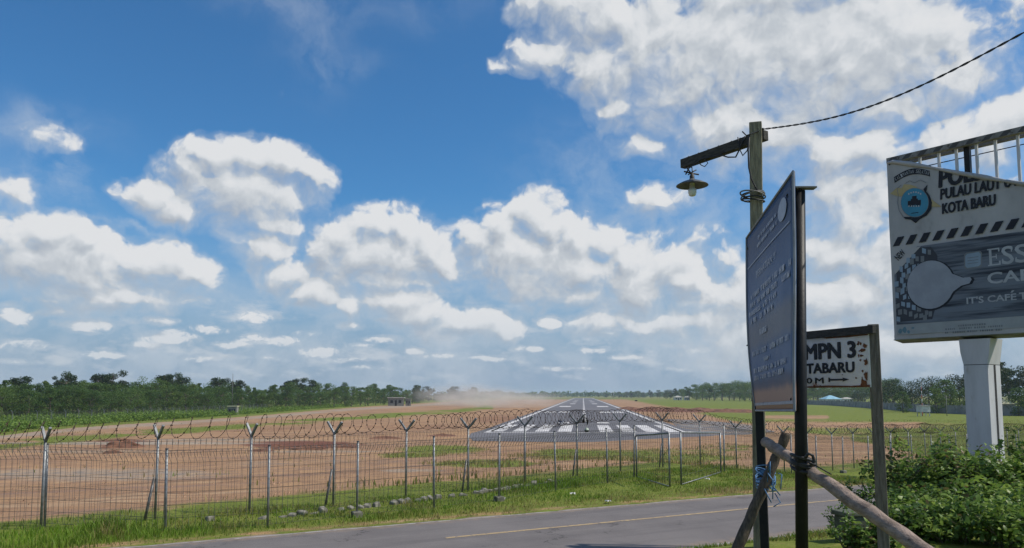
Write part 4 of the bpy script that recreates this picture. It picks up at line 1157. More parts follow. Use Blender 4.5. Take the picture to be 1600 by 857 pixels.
def billboard():
    tl = P(1385, 248, BB_Y)
    r_ = ray(1600, 197); q = Vector((0, 0, HC)) + r_ * ((tl.z - HC) / r_.z)
    a = (q - tl); a.z = 0
    vis = a.length
    W = vis * 1.75
    fc = Face(tl, a, (0, 0, 1))
    Hh = -fc.px(1400, 531)[1]
    D = .34
    def ft(x, y, d=0.0): return fc.at(x, y, -d)
    pil0, pil1 = fc.px(1508, 640)[0], fc.px(1546, 640)[0]
    base = ft((pil0 + pil1) / 2, 0, D * .6)
    root = thing("billboard", on_ground(base), "large billboard with a half fallen grey vinyl banner on a thick white pillar", "billboard")
    lat, up = fc.a, Vector((0, 0, 1))
    # steel frame: box beams round the face, back members
    f = MB(); t = .11
    f.beam(ft(0, -t / 2, .05), ft(W, -t / 2, .05), .12, t); f.beam(ft(0, -t / 2, D), ft(W, -t / 2, D), .10, t)
    f.build("top_beam", M_FRAME, root)
    f = MB()
    f.beam(ft(0, -Hh + .05, .05), ft(W, -Hh + .05, .05), .10, .10); f.beam(ft(0, -Hh + .05, D), ft(W, -Hh + .05, D), .10, .10)
    f.build("bottom_beam", M_FRAME, root)
    f = MB()
    f.beam(ft(.03, -t, .06), ft(.03, -Hh + .1, .06), .06, .10, up=fc.n); f.beam(ft(W - .03, -t, .06), ft(W - .03, -Hh + .1, .06), .06, .10, up=fc.n)
    f.beam(ft(.03, -t, D), ft(.03, -Hh + .1, D), .06, .08, up=fc.n); f.beam(ft(W - .03, -t, D), ft(W - .03, -Hh + .1, D), .06, .08, up=fc.n)
    f.build("side_beam", M_PILLAR, root)
    # underside and bottom lip
    f = MB(); f.add([ft(-.01, -Hh - .01, -.02), ft(W, -Hh - .01, -.02), ft(W, -Hh - .06, D + .05), ft(-.01, -Hh - .06, D + .05)], [(0, 1, 2, 3)])
    f.add([ft(-.01, -Hh + .0, -.021), ft(W, -Hh + .0, -.021), ft(W, -Hh - .01, -.02), ft(-.01, -Hh - .01, -.02)], [(3, 2, 1, 0)])
    f.build("bottom_sheet", M_GREENISH, root)
    # hazard stripes painted on the top beam
    s = MB(); x = .02
    while x < W:
        s.add([ft(x, -t + .008, -.0135), ft(x + .13, -t + .008, -.0135), ft(x + .22, -.008, -.0135), ft(x + .09, -.008, -.0135)], [(0, 1, 2, 3)]); x += .30
    s.build("painted_stripe", flat("faded_stripe", (.085, .085, .085)), root)
    # bare struts where the banner has fallen
    for u in (1433.5, 1463.4, 1491, 1523, 1553, 1588.6, 1632, 1680):
        x = fc.px(u, 240)[0]
        if x > W - .1: continue
        b = MB(); b.beam(ft(x, -t, .10), ft(x, -Hh + .1, .10), .045, .05, up=fc.n); b.build("strut", M_PILLAR, root)
    x = fc.px(1506.5, 240)[0]
    b = MB(); b.beam(ft(x, -.02, .16), ft(x, -Hh + .1, .16), .10, .10, up=fc.n); b.build("upright", M_BLACK, root)
    # the banner: printed vinyl with a sagging top edge
    top = [fc.px(*p) for p in ((1388, 256), (1397, 254.5), (1425, 258), (1460, 264), (1500, 272), (1540, 279), (1570, 284), (1600, 289))]
    top += [(W * .72, top[-1][1] - .10), (W * .88, top[-1][1] + .25), (W - .05, -.12)]
    xs = np.array([p[0] for p in top]); ysn = np.array([p[1] for p in top])
    ban = MB(); N, Mv = 60, 14
    vs = []
    for j in range(Mv + 1):
        for i in range(N + 1):
            x = .012 + (W - .024) * i / N
            yt = float(np.interp(x, xs, ysn)); yt += .018 * math.sin(x * 23) + .012 * math.sin(x * 57 + 1); y = yt + (-Hh + .0 - yt) * j / Mv
            vs.append(fc.at(x, y, max(.012, .022 + .006 * math.sin(x * 2.2 + j * .3) + .004 * math.sin(x * 9 - j * .9))))
    ban.add(vs, [((j + 1) * (N + 1) + i, (j + 1) * (N + 1) + i + 1, j * (N + 1) + i + 1, j * (N + 1) + i) for j in range(Mv) for i in range(N)])
    banner = ban.build("banner", B_VINYL, root, smooth=True)
    roll = MB()
    roll.tube([fc.at(x, y + .01, .03 + .012 * math.sin(i * 2)) for i, (x, y) in enumerate(top)], [.03 + .012 * (i % 3) for i in range(len(top))], 8)
    roll.build("folded_edge", B_VINYL, banner, smooth=True)
    L = .034                                             # the print lies on the banner
    mats = [B_INK, B_PALE, B_CUP, B_BLUE, B_YEL, B_BADGE, B_STRIP, B_TEAL, B_GREYINK, B_PLANK, B_VINYL, flat("print_dark_grey", (.055, .062, .078))]
    INK, PALE, CUP, BLUE, YEL, BADGE, STRIP, TEAL, GREY, PLANK, VINYL, DARKG = range(12)
    px = fc.px
    pr = MB()
    # dark plank panel and bottom strip
    yb = px(1400, 508)[1]; yt = px(1454, 383)[1]
    x0 = px(1399, 440)[0]
    fc.poly(pr, [(x0, yb), (W - .05, yb), (W - .05, yt), (px(1434, 385)[0], yt), (x0, px(1399, 424)[1])], L, PLANK)
    pr.build("plank_print", mats, banner); pr = MB()
    fc.poly(pr, [(x0, -Hh + .09), (W - .05, -Hh + .09), (W - .05, yb - .004), (x0, yb - .004)], L, STRIP)
    pr.build("strip_print", mats, banner); pr = MB()
    # diagonal hazard row
    hb, ht = px(1396, 386)[1], px(1405, 371)[1]
    p0 = px(1396, 386)[0]; per = px(1416, 383)[0] - p0
    for k in range(60):
        xx = p0 + k * per
        if xx + per > W - .1: break
        w = per * .52; sh = per * .42
        if k == 0: xx = max(xx, .03)
        fc.poly(pr, [(xx, hb), (xx + w, hb), (xx + w + sh, ht), (xx + sh, ht)], L + .001, INK)
    fc.poly(pr, [px(1388, 256), px(1393, 250.5), px(1398, 250), px(1391, 259.5)], L + .001, INK)
    pr.build("hazard_stripe_print", mats, banner)
    emb = MB()
    # badge: arched band
    n = 12; outer, inner = [], []
    for i in range(n + 1):
        f_ = i / n
        u = 1397.9 + (1453.4 - 1397.9) * f_; v = 277.6 + (267.7 - 277.6) * f_ - 8.2 * math.sin(math.pi * f_)
        outer.append(px(u, v)); inner.append(px(u + 1.2, v + 9))
    for i in range(n): fc.poly(emb, [inner[i], inner[i + 1], outer[i + 1], outer[i]], L + .001, INK)
    word = "KALIMANTAN SELATAN"
    for i, ch in enumerate(word):
        if ch == ' ': continue
        f_ = (i + .8) / (len(word) + .6); k = min(int(f_ * n), n - 1)
        A, B = Vector(outer[k]), Vector(inner[k]); A2, B2 = Vector(outer[k + 1]), Vector(inner[k + 1]); g_ = f_ * n - k
        A = A.lerp(A2, g_); B = B.lerp(B2, g_); c = (A + B) / 2; hh = (A - B).length * .30; ww = (Vector(outer[n]) - Vector(outer[0])).length / len(word) * .36
        fc.text(emb, ch, (c.x - ww, c.y - hh, c.x + ww, c.y + hh), L + .002, 0, 0, PALE, rot=math.atan2((Vector(outer[k + 1]) - Vector(outer[k])).y, (Vector(outer[k + 1]) - Vector(outer[k])).x))
    C5 = lambda x, y: px(1380 + x / 5.041, 230 + y / 5.041)
    fc.poly(emb, [C5(60, 370), C5(125, 392), C5(160, 390), C5(165, 330), C5(115, 322)], L + .001, YEL)
    fc.poly(emb, [C5(140, 345), C5(170, 385), C5(290, 335), C5(262, 312), C5(215, 298), C5(170, 296)], L + .0015, YEL)
    fc.poly(emb, [C5(385, 412), C5(375, 470), C5(465, 474)], L + .001, YEL)
    cres = [(355, 298), (322, 335), (345, 380), (357, 440), (335, 500), (290, 540), (230, 552), (165, 552), (178, 568), (225, 576), (262, 602), (292, 574), (350, 540), (386, 490), (391, 440), (372, 385), (345, 350)]
    for i in range(8): fc.poly(emb, [C5(*cres[i]), C5(*cres[(16 - i)]), C5(*cres[15 - i]), C5(*cres[i + 1])], L + .002, INK)
    def ring(cx, cy, rx, ry, m_, lift, nn=40): fc.poly(emb, [C5(cx + rx * math.cos(2 * math.pi * i / nn), cy - ry * math.sin(2 * math.pi * i / nn)) for i in range(nn)], lift, m_)
    ring(255, 440, 111, 116, GREY, L + .003); ring(255, 440, 107, 112, BLUE, L + .004)
    for (xa, ya, xb, yb_) in ((234, 390, 270, 462), (200, 428, 236, 468), (268, 422, 304, 462), (224, 412, 280, 440), (206, 466, 300, 472)):
        fc.poly(emb, [C5(xa, yb_), C5(xb, yb_ - 4), C5(xb, ya - 4), C5(xa, ya)], L + .005 + xa * 1e-6, INK)
    for k in range(5): fc.poly(emb, [C5(206 + k * 19, 475), C5(215 + k * 19, 474), C5(215 + k * 19, 462), C5(206 + k * 19, 463)], L + .0065, PALE)
    for k in range(6):
        t_ = -.6 + k * .24; fc.poly(emb, [C5(255 + 82 * math.sin(t_) - 6, 440 - 84 * math.cos(t_) + 8), C5(255 + 82 * math.sin(t_) + 6, 440 - 84 * math.cos(t_) + 7), C5(255 + 82 * math.sin(t_) + 5, 440 - 84 * math.cos(t_) - 5), C5(255 + 82 * math.sin(t_) - 5, 440 - 84 * math.cos(t_) - 4)], L + .005, PALE)
    fc.poly(emb, [C5(228, 528), C5(285, 520), C5(285, 515), C5(228, 522)], L + .005, INK)
    def line(p, q, w=.012, m_=GREY, lift=L + .0012):
        A, B = Vector(p), Vector(q); d_ = (B - A).normalized(); n_ = Vector((-d_.y, d_.x)) * w / 2
        fc.poly(emb, [A - n_, B - n_, B + n_, A + n_], lift, m_)
    out = [(150, 300), (115, 330), (125, 380), (120, 440), (130, 500), (165, 556)]
    for i in range(len(out) - 1): line(C5(*out[i]), C5(*out[i + 1]))
    out = [(180, 290), (215, 268), (250, 285), (300, 262), (345, 285)]
    for i in range(len(out) - 1): line(C5(*out[i]), C5(*out[i + 1]))
    emb.build("emblem", mats, banner)
    # headline lettering, cut where the vinyl folds over
    tx = MB()
    ca, cb = (xs[2], ysn[2] - .015), (xs[7], ysn[7] - .015)
    A = px(1469, 294)
    fc.text(tx, "POLSEK", (A[0], A[1], px(1572, 275)[0], A[1] + .36), L + .002, .06, .12, INK, clip=(ca, cb))
    A = px(1471, 312.5)
    fc.text(tx, "PULAU LAUT UTARA", (A[0], A[1], px(1628, 285)[0], px(1469, 297)[1]), L + .002, .055, .10, INK, clip=(ca, cb))
    A = px(1474, 335)
    fc.text(tx, "KOTA BARU", (A[0], A[1], px(1557, 320)[0], px(1472, 319.5)[1]), L + .002, .06, .06, INK)
    fc.text(tx, "NEW", px(1400, 405) + px(1415, 393), L + .002, .02, 0, INK, rot=.72)
    # E S S with serifs, CAF, IT'S CAFE with its accent
    x, y = px(1545, 416.5); h = px(1544, 390)[1] - y; w = px(1565, 410)[0] - x
    for (a0_, b0, a1_, b1) in ((.12, 0, .32, 1), (0, 0, .45, .07), (0, .93, .45, 1), (.3, 0, .95, .08), (.3, .92, .92, 1), (.3, .47, .7, .54), (.86, 0, .98, .24), (.84, .78, .94, 1), (.64, .38, .71, .64)):
        fc.poly(tx, [(x + a0_ * w, y + b0 * h), (x + a1_ * w, y + b0 * h), (x + a1_ * w, y + b1 * h), (x + a0_ * w, y + b1 * h)], L + .002 + a0_ * .0004 + b0 * .0003, PALE)
    for ua, ub in ((1567, 1585), (1588, 1609)):
        xa, xb = px(ua, 408)[0], px(ub, 408)[0]
        fc.text(tx, "S", (xa, y - .01 * h, xb, y + 1.02 * h), L + .002, .02, 0, PALE)
        fc.poly(tx, [(xb - .16 * w, y + .68 * h), (xb - .08 * w, y + .68 * h), (xb - .08 * w, y + 1.0 * h), (xb - .16 * w, y + .9 * h)], L + .0055, PALE)
        fc.poly(tx, [(xa + .02 * w, y + 0 * h), (xa + .10 * w, y + .08 * h), (xa + .10 * w, y + .33 * h), (xa + .02 * w, y + .33 * h)], L + .0055, PALE)
    A = px(1545, 444.5)
    fc.text(tx, "CAF", (A[0], A[1], px(1611, 440)[0], px(1545, 427.5)[1]), L + .002, .04, 0, PALE)
    A = px(1512, 475.5); B = px(1589, 466)
    fc.text(tx, "IT'S CAFE", (A[0], A[1], B[0], px(1512, 465.5)[1]), L + .002, .04, 0, PALE)
    hh = px(1512, 465.5)[1] - A[1]
    fc.poly(tx, [(B[0] - .09, A[1] + hh * 1.14), (B[0] - .055, A[1] + hh * 1.14), (B[0] - .02, A[1] + hh * 1.48), (B[0] - .065, A[1] + hh * 1.44)], L + .002, PALE)
    xa = px(1594, 466)[0]; fc.text(tx, "T", (xa, A[1], xa + hh * .95, A[1] + hh), L + .002, .04, 0, PALE)
    # three rows of print too small to read
    for (u0, v0, u1, sc) in ((1498, 508.2, 1540, 1), (1478, 513.8, 1566, 1), (1478, 519.0, 1567, 1)):
        xa, yy = px(u0, v0); xb = px(u1, v0)[0]; x_ = xa
        while x_ < xb:
            w_ = random.uniform(.012, .035); hgt = .034
            if random.random() > .14: fc.poly(tx, [(x_, yy - hgt), (x_ + w_, yy - hgt), (x_ + w_, yy), (x_, yy)], L + .002, GREY)
            x_ += w_ + .014
    tx.build("lettering", mats, banner)
    art = MB()
    fc.poly(art, [px(1402, 504), px(1458, 499), px(1466, 470), px(1466, 400), px(1456, 386), px(1434, 388), px(1402, 426)], L + .001, DARKG)
    # basket weave behind the cup
    for j in range(11):
        for i in range(7):
            u = 1400 + i * 8.3 + j * .5 + (3 if j % 2 else 0); v = 395 + j * 11.0 - i * 1.5 + 6 * math.sin(i * .9 + j * .5)
            if u < 1401 + max(0, (424 - v) * .95) or u > 1462 - abs(j - 5) * 1.2 or v > 502 or v < 387: continue
            if random.random() < .12: continue
            w, h_ = random.uniform(2.4, 3.3), random.uniform(3.2, 4.6)
            sk = random.uniform(-1.0, 1.5)
            fc.poly(art, [px(u - w, v + h_ + sk), px(u + w, v + h_ - sk), px(u + w, v - h_ - sk), px(u - w, v - h_ + sk)], L + .0015, BADGE if random.random() < .45 else GREY)
    art.build("weave_print", mats, banner); art = MB()
    fc.poly(art, [px(1398, 421), px(1430, 388), px(1440, 385.5), px(1399, 430)], L + .0013, VINYL)
    art.build("corner_print", mats, banner); art = MB()
    cup = []
    for i in range(30):
        t_ = .42 + (2 * math.pi - .84) * i / 29
        cup.append(px(1455.4 + 36.7 * math.cos(t_), 445.4 - 37.7 * math.sin(t_) - (math.cos(t_) * 2)))
    cup += [px(1491, 456), px(1503, 447), px(1516, 443.5), px(1519.5, 437), px(1517, 433.5), px(1506, 434.5), px(1494, 430)]
    cc_ = px(1455, 445)
    shp = [((p[0] - cc_[0]) * 1.05 + cc_[0] + .012, (p[1] - cc_[1]) * 1.05 + cc_[1] - .012) for p in cup]
    for i in range(len(cup)): art.add([fc.at(*cc_, L + .003), fc.at(*shp[i], L + .003), fc.at(*shp[(i + 1) % len(cup)], L + .003)], [(0, 1, 2)], INK)
    for i in range(len(cup)): art.add([fc.at(*cc_, L + .0045), fc.at(*cup[i], L + .0045), fc.at(*cup[(i + 1) % len(cup)], L + .0045)], [(0, 1, 2)], CUP)
    art.build("cup_print", mats, banner); art = MB()
    def rr(u0, v0, u1, v1, m_, lift, k=3):
        fc.poly(art, [px(u0 + k, v1), px(u1 - k, v1 - 3), px(u1, v1 - 3 - k), px(u1, v0 + k - 3), px(u1 - k, v0 - 3), px(u0 + k, v0), px(u0, v0 + k), px(u0, v1 - k)], lift, m_)
    rr(1507.5, 395.5, 1535.5, 421.5, GREY, L + .002); rr(1509.5, 397.5, 1533.5, 419.5, BADGE, L + .003)
    for k in range(3): fc.poly(art, [px(1513, 404.4 + k * 4.5), px(1530, 402.2 + k * 4.5), px(1530, 401.2 + k * 4.5), px(1513, 403.4 + k * 4.5)], L + .004, GREY)
    art.build("badge_print", mats, banner); art = MB()
    for (u, v, ru, rv) in ((1408, 518, 4, 4), (1415, 516, 4, 5), (1421, 519, 3, 2.5), (1428, 513, 3, 1.2)):
        fc.poly(art, [px(u + ru * math.cos(2 * math.pi * i / 10) * random.uniform(.6, 1.1), v - rv * math.sin(2 * math.pi * i / 10)) for i in range(10)], L + .002 + u * 1e-6, TEAL)
    art.build("stain", mats, banner)
    # pillar: flared head, flat white faces, recessed seam down its side
    zb = float(ground_z(base.x, base.y)) - .3
    pw = pil1 - pil0; pd = pw * 1.45; off = .03
    def ring_(z, g0, g1):
        return [fc.at(pil0 - g0, 0, -off) + Vector((0, 0, z - tl.z)), fc.at(pil1 + g1, 0, -off) + Vector((0, 0, z - tl.z)), fc.at(pil1 + g1, 0, -off - pd) + Vector((0, 0, z - tl.z)), fc.at(pil0 - g0, 0, -off - pd) + Vector((0, 0, z - tl.z))]
    zt = tl.z - Hh - .065
    zj = P(1530, 574, BB_Y).z
    b = MB(); rings = [ring_(zt, .06, .07), ring_(zt - .25, .045, .035), ring_(zj + .012, .0, .0)]
    for k in range(2): b.add(rings[k] + rings[k + 1], [(i + 4, (i + 1) % 4 + 4, (i + 1) % 4, i) for i in range(4)])
    b.add(rings[0], [(0, 1, 2, 3)]); b.build("pillar_head", M_PILLAR, root)
    b = MB(); A_, B_ = ring_(zj, 0, 0), ring_(zb, .0, 0)
    b.add(A_ + B_, [(i + 4, (i + 1) % 4 + 4, (i + 1) % 4, i) for i in range(4)] + [(0, 1, 2, 3)]); b.build("pillar", M_PILLAR, root)
    g_ = MB(); e = .003
    s0 = fc.at(pil1 + e, 0, -off - pd * .46); s1 = fc.at(pil1 + e, 0, -off - pd * .62)
    g_.add([s0 + Vector((0, 0, zb - tl.z)), s1 + Vector((0, 0, zb - tl.z)), s1 + Vector((0, 0, zj - tl.z)), s0 + Vector((0, 0, zj - tl.z))], [(0, 1, 2, 3)])
    g_.build("side_seam", M_DARK, root)
    g_ = MB()
    for k in range(4):
        i2 = (k + 1) % 4
        rj = ring_(zj + .012, -.004, -.004); rk = ring_(zj, -.004, -.004)
        g_.add([rk[k], rk[i2], rj[i2], rj[k]], [(0, 1, 2, 3)])
    g_.build("joint", M_DARK, root)
    # thin wire stretched behind the bare frame
    w = MB(); A = P(1428, 264, BB_Y + .6); B = P(1600, 224, BB_Y - .6); C_ = B + (B - A) * 3
    w.tube([A.lerp(C_, k / 30) + Vector((0, 0, -.03 * math.sin(math.pi * k / 30))) for k in range(31)], .011, 5)
    w.build_thing("thin_wire", M_CABLE, "thin wire stretched behind the bare top of the billboard", "wire")
billboard()

# ------------------------------------------------------------------ plants
def leaf_quads(C, size, normal_bias=None, aspect=.62, rngl=rng):
    """small kite shaped leaves at centres C (n,3)"""
    n = len(C)
    a = rngl.normal(size=(n, 3)); a /= np.linalg.norm(a, axis=1, keepdims=True)
    nb = rngl.normal(size=(n, 3))
    if normal_bias is not None: nb = nb + normal_bias
    b = np.cross(a, nb); b /= np.linalg.norm(b, axis=1, keepdims=True) + 1e-9
    sz = (size * rngl.uniform(.6, 1.35, n))[:, None]
    V = np.stack([C - a * sz * .5, C - b * sz * aspect * .5, C + a * sz * .5, C + b * sz * aspect * .5], 1).reshape(-1, 3)
    F = np.arange(n * 4).reshape(n, 4)
    return V, F

def tube_np(segs, sides=5):
    """segs: list of (points, radii) -> V, F"""
    b = MB()
    for pts, r in segs: b.tube(pts, r, sides)
    return np.array(b.v), b.f

def make_tree(name, kind, h, seed, leafm, n_leaf=1800, leaf=.42, parts=False):
    """a tapered trunk with limbs and a crown of many small leaves in uneven clumps; metres, origin at the foot"""
    rg = np.random.default_rng(seed); rd = random.Random(seed)
    segs, clumps = [], []
    if kind == 'bushy': th, rx, lo, nc = .35, .36, .10, 34
    elif kind == 'tall': th, rx, lo, nc = .55, .25, .34, 30
    elif kind == 'sparse': th, rx, lo, nc = .62, .30, .58, 15
    elif kind == 'broad': th, rx, lo, nc = .32, .55, .18, 46
    else: th, rx, lo, nc = .8, .17, .12, 30
    lean = Vector((rd.uniform(-.05, .05) * h, rd.uniform(-.05, .05) * h, 0))
    trunk = [Vector((0, 0, -.4)), lean * .3 + Vector((0, 0, h * th * .5)), lean * .7 + Vector((0, 0, h * th)), lean + Vector((0, 0, h * min(.93, th + .35)))]
    r0 = h * .018
    segs.append((trunk, [r0 * 1.3, r0, r0 * .75, r0 * .25]))
    for k in range(nc):
        f = (k + .5) / nc
        z = lo + (1 - lo) * rd.random() ** .85
        if kind == 'cone': wd = rx * (1.05 - z) / (1 - lo) + .03
        elif kind == 'sparse': wd = rx * (.5 + .6 * math.sin(math.pi * (z - lo) / (1 - lo + .15)))
        else: wd = rx * math.sqrt(max(.05, 1 - ((z - lo - (1 - lo) * .42) / ((1 - lo) * .62)) ** 2))
        ang = rd.random() * 6.283; rr = wd * rd.uniform(.35, 1.0)
        c = Vector((math.cos(ang) * rr * h, math.sin(ang) * rr * h, z * h * .95)) + lean * z
        cr = h * rx * (.34 if kind != 'sparse' else .34) * rd.uniform(.6, 1.4)
        clumps.append((c, cr, rd.random()))
        if k % 2 == 0 or kind == 'sparse':
            zt = min(th + .3, max(.15, z - .18)) * h
            p0 = lean * (zt / h) + Vector((0, 0, zt))
            segs.append(([p0, p0.lerp(c, .55) + Vector((0, 0, -.03 * h)), c], [r0 * .5, r0 * .3, r0 * .12]))
    w = np.array([c[1] ** 2 for c in clumps]); w = w / w.sum()
    CC, TT = [], []
    for (c, cr, tn), ww in zip(clumps, w):
        n = max(8, int(n_leaf * ww))
        d = rg.normal(size=(n, 3)); d /= np.linalg.norm(d, axis=1, keepdims=True)
        rad = cr * rg.random(n) ** .42
        p = d * rad[:, None] * np.array([1, 1, .72]) + np.array(c)
        CC.append(p); TT.append(np.clip(tn * .45 + .28 + rg.normal(0, .13, n), 0, 1))
    C = np.vstack(CC); tone = np.concatenate(TT)
    V, F = leaf_quads(C, leaf, np.array([0, 0, .8]), .7, rg)
    tone = np.repeat(tone, 4)
    TV, TF = tube_np(segs)
    if parts:
        me = np_mesh(name + "_crown", V, F, leafm, tone)
        b = MB(); b.v = [tuple(p) for p in TV]; b.f = TF; b.m = [0] * len(TF)
        mt = bpy.data.meshes.new(name + "_trunk"); mt.from_pydata(b.v, [], b.f); mt.materials.append(M_TRUNK); mt.update()
        return mt, me
    # one mesh: quads only, so caps of the thin limbs are left off
    q = np.array([f for f in TF if len(f) == 4])
    VV = np.vstack([V, TV]); FF = np.vstack([F, q + len(V)])
    fm = np.concatenate([np.zeros(len(F), int), np.ones(len(q), int)])
    return np_mesh(name, VV, FF, [leafm, M_TRUNK], np.concatenate([tone, np.zeros(len(TV))]), fm)

PROTO = {}
def proto(kind, variant, leafm, parts=False, n_leaf=1800, leaf=.42, h=10.0):
    key = (kind, variant, leafm.name, parts)
    if key not in PROTO: PROTO[key] = make_tree("tree_" + kind, kind, h, 100 + variant * 17 + len(kind), leafm, n_leaf, leaf, parts)
    return PROTO[key]
def tree_at(u, Y, vtop, kind, variant, leafm, label, group=None, parts=False, cat="tree", name="tree", h=None, wide=1.0, n_leaf=3200, leaf=.30):
    g = at_depth(u, Y)
    if h is None: h = P(u, vtop, Y).z - g.z
    k = h / 10.0
    rot = random.uniform(0, 6.28)
    pr = proto(kind, variant, leafm, parts, n_leaf, leaf)
    if parts:
        root = thing(name, g, label, cat, group)
        for nm, me in zip(("trunk", "crown"), pr):
            o = link(nm, me, root); o.scale = (k * wide, k * wide, k); o.rotation_euler = (0, 0, rot)
        return root
    o = link(name, pr, None, g); o.scale = (k * wide, k * wide, k); o.rotation_euler = (0, 0, rot)
    return tag(o, label, cat, group)

D0_U, D0_D = [-120, 0, 200, 400, 550, 640, 700, 760, 800], [150, 165, 200, 270, 360, 470, 650, 900, 1100]
SKY_U = [-120, 0, 60, 100, 150, 200, 260, 330, 345, 400, 440, 470, 500, 560, 620, 648, 655, 700, 740, 800]
SKY_V = [592, 598, 597, 595, 595, 597, 594, 600, 599, 603, 601, 600, 603, 604, 607, 608, 605, 607, 610, 612]
rt = random.Random(5)
for row, (df, dv, step) in enumerate(((1.28, 0, 9.5), (1.12, 5, 11), (1.0, 14, 12))):
    u = -110
    while u < 775:
        D = float(np.interp(u, D0_U, D0_D)) * df * rt.uniform(.96, 1.05)
        vt = float(np.interp(u, SKY_U, SKY_V)) + dv * (float(np.interp(u, [0, 760], [1.0, .35]))) + rt.choice((rt.uniform(-7, 1), rt.uniform(-2, 6), rt.uniform(0, 8)))
        kd = rt.choice(['bushy', 'tall', 'tall', 'cone', 'bushy', 'cone', 'sparse'] if row == 0 else ['bushy', 'tall', 'cone', 'bushy'] if row == 1 else ['bushy', 'broad', 'bushy'])
        lm = G_DARKTREE if u > 640 else G_FOREST
        if u > 640: lab, grp = "dark tree in the far grove behind the dust cloud", "trees of the grove behind the dust"
        elif row == 0: lab, grp = "green tree on the skyline of the low forest at left", "skyline trees of the left forest"
        elif row == 1: lab, grp = "green tree in the thick of the low forest at left", "middle trees of the left forest"
        else: lab, grp = "low bushy tree along the front edge of the left forest", "edge trees of the left forest"
        tree_at(u + rt.uniform(-3, 3), D, vt, kd, rt.randint(0, 2), lm, lab, grp, wide=rt.uniform(.9, 1.35))
        u += step * rt.uniform(.75, 1.3) * float(np.interp(u, [0, 400, 760], [1.25, .95, .75]))
for (u, vt, kd, lab) in ((101, 581, 'sparse', "thin open crowned tree standing above the left forest, nearest the left edge"), (152, 580, 'tall', "dense round topped tree taller than the left forest, with a bare crowned tree beside it"),
                         (174, 579, 'sparse', "bare looking open tree close beside the dense tall one in the left forest"), (30, 584, 'tall', "broad dark tree at the far left of the forest skyline"),
                         (217, 588, 'bushy', "yellowish green round tree on the left forest's skyline"), (256, 581, 'tall', "tall tree with two dark tops in the middle of the left forest"), (269, 582, 'sparse', "slim tree with a separate tuft right of the two dark tops"), (284, 586, 'tall', "dense dark tree with a pointed top in the left forest"),
                         (342, 587, 'tall', "dark tree standing clear of the forest just left of the thin mast"), (366, 591, 'sparse', "small thin tree beside the thin mast"),
                         (453, 592, 'sparse', "first of three open trees rising above the forest's middle"), (468, 590, 'sparse', "middle of three open trees rising above the forest"), (484, 591, 'sparse', "last of three open trees rising above the forest's middle"), (653, 600, 'tall', "dark tree at the near end of the far grove")):
    D = float(np.interp(u, D0_U, D0_D)) * 1.18
    tree_at(u, D, vt, kd, 3, G_DARKTREE if kd != 'bushy' else G_FOREST, lab, None, True)

# trees on the rise right of the runway and by the houses
u = 935
while u < 1400:
    for row in range(2):
        D = float(np.interp(u, [930, 1000, 1060, 1180, 1400], [1500, 1250, 800, 640, 480])) * (1.0 + .16 * row) * rt.uniform(.97, 1.04)
        vt = float(np.interp(u, [930, 1000, 1050, 1075, 1110, 1160, 1250, 1330, 1380, 1400], [613, 611.5, 609.5, 603, 598.5, 597, 598, 600, 595, 591])) + (3.5 if row == 0 else 0) + rt.uniform(-1.5, 2.0)
        tree_at(u + rt.uniform(-2, 2), D, vt, rt.choice(['bushy', 'broad', 'tall']), rt.randint(0, 2), G_FOREST if u > 1060 else G_DARKTREE,
                "round green tree on the wooded rise right of the runway" if u < 1200 else "pale green tree on the wooded rise behind the school sign", "trees on the rise right of the runway" if u < 1200 else "trees on the rise behind the school sign", wide=rt.uniform(1.0, 1.5))
    u += 9.5 * rt.uniform(.8, 1.25)
for i, (u, D, vt, kd, lab) in enumerate((
        (1395, 300, 594, 'broad', "dark spreading tree just right of the school sign's post"), (1425, 265, 597, 'broad', "dark tree behind the white hut and mast"), (1452, 255, 591, 'broad', "big dark spreading tree right of the mast"),
        (1478, 245, 593, 'bushy', "lighter green tree in front of the big dark one"), (1498, 262, 588, 'broad', "dark tree just left of the billboard's pillar"), (1520, 280, 582, 'tall', "tall tree hidden mostly by the billboard's pillar"),
        (1560, 250, 563, 'tall', "tallest tree right of the billboard's pillar with uneven crown"), (1577, 242, 577, 'sparse', "open tree with separate leaf tufts near the right edge"), (1602, 225, 574, 'broad', "dark full tree at the right edge above the yellow roof"),
        (1590, 205, 606, 'bushy', "small bright bush tree beside the yellow roofed house"), (1625, 215, 580, 'tall', "dark tree cut by the right edge"), (1410, 240, 612, 'bushy', "low bushy tree behind the grey wall near the white hut"),
        (1462, 232, 607, 'bushy', "low dark tree right of the white hut"), (1512, 236, 606, 'bushy', "low tree behind the wall at the pillar's left side"), (1376, 330, 604, 'bushy', "small green tree hidden behind the school sign's post"), (1340, 420, 612, 'broad', "dark low tree behind the blue roofed house"))):
    tree_at(u, D, vt, kd, 4, G_DARKTREE if kd != 'bushy' else G_FOREST, lab, None, True, wide=1.15, n_leaf=3600, leaf=.34)

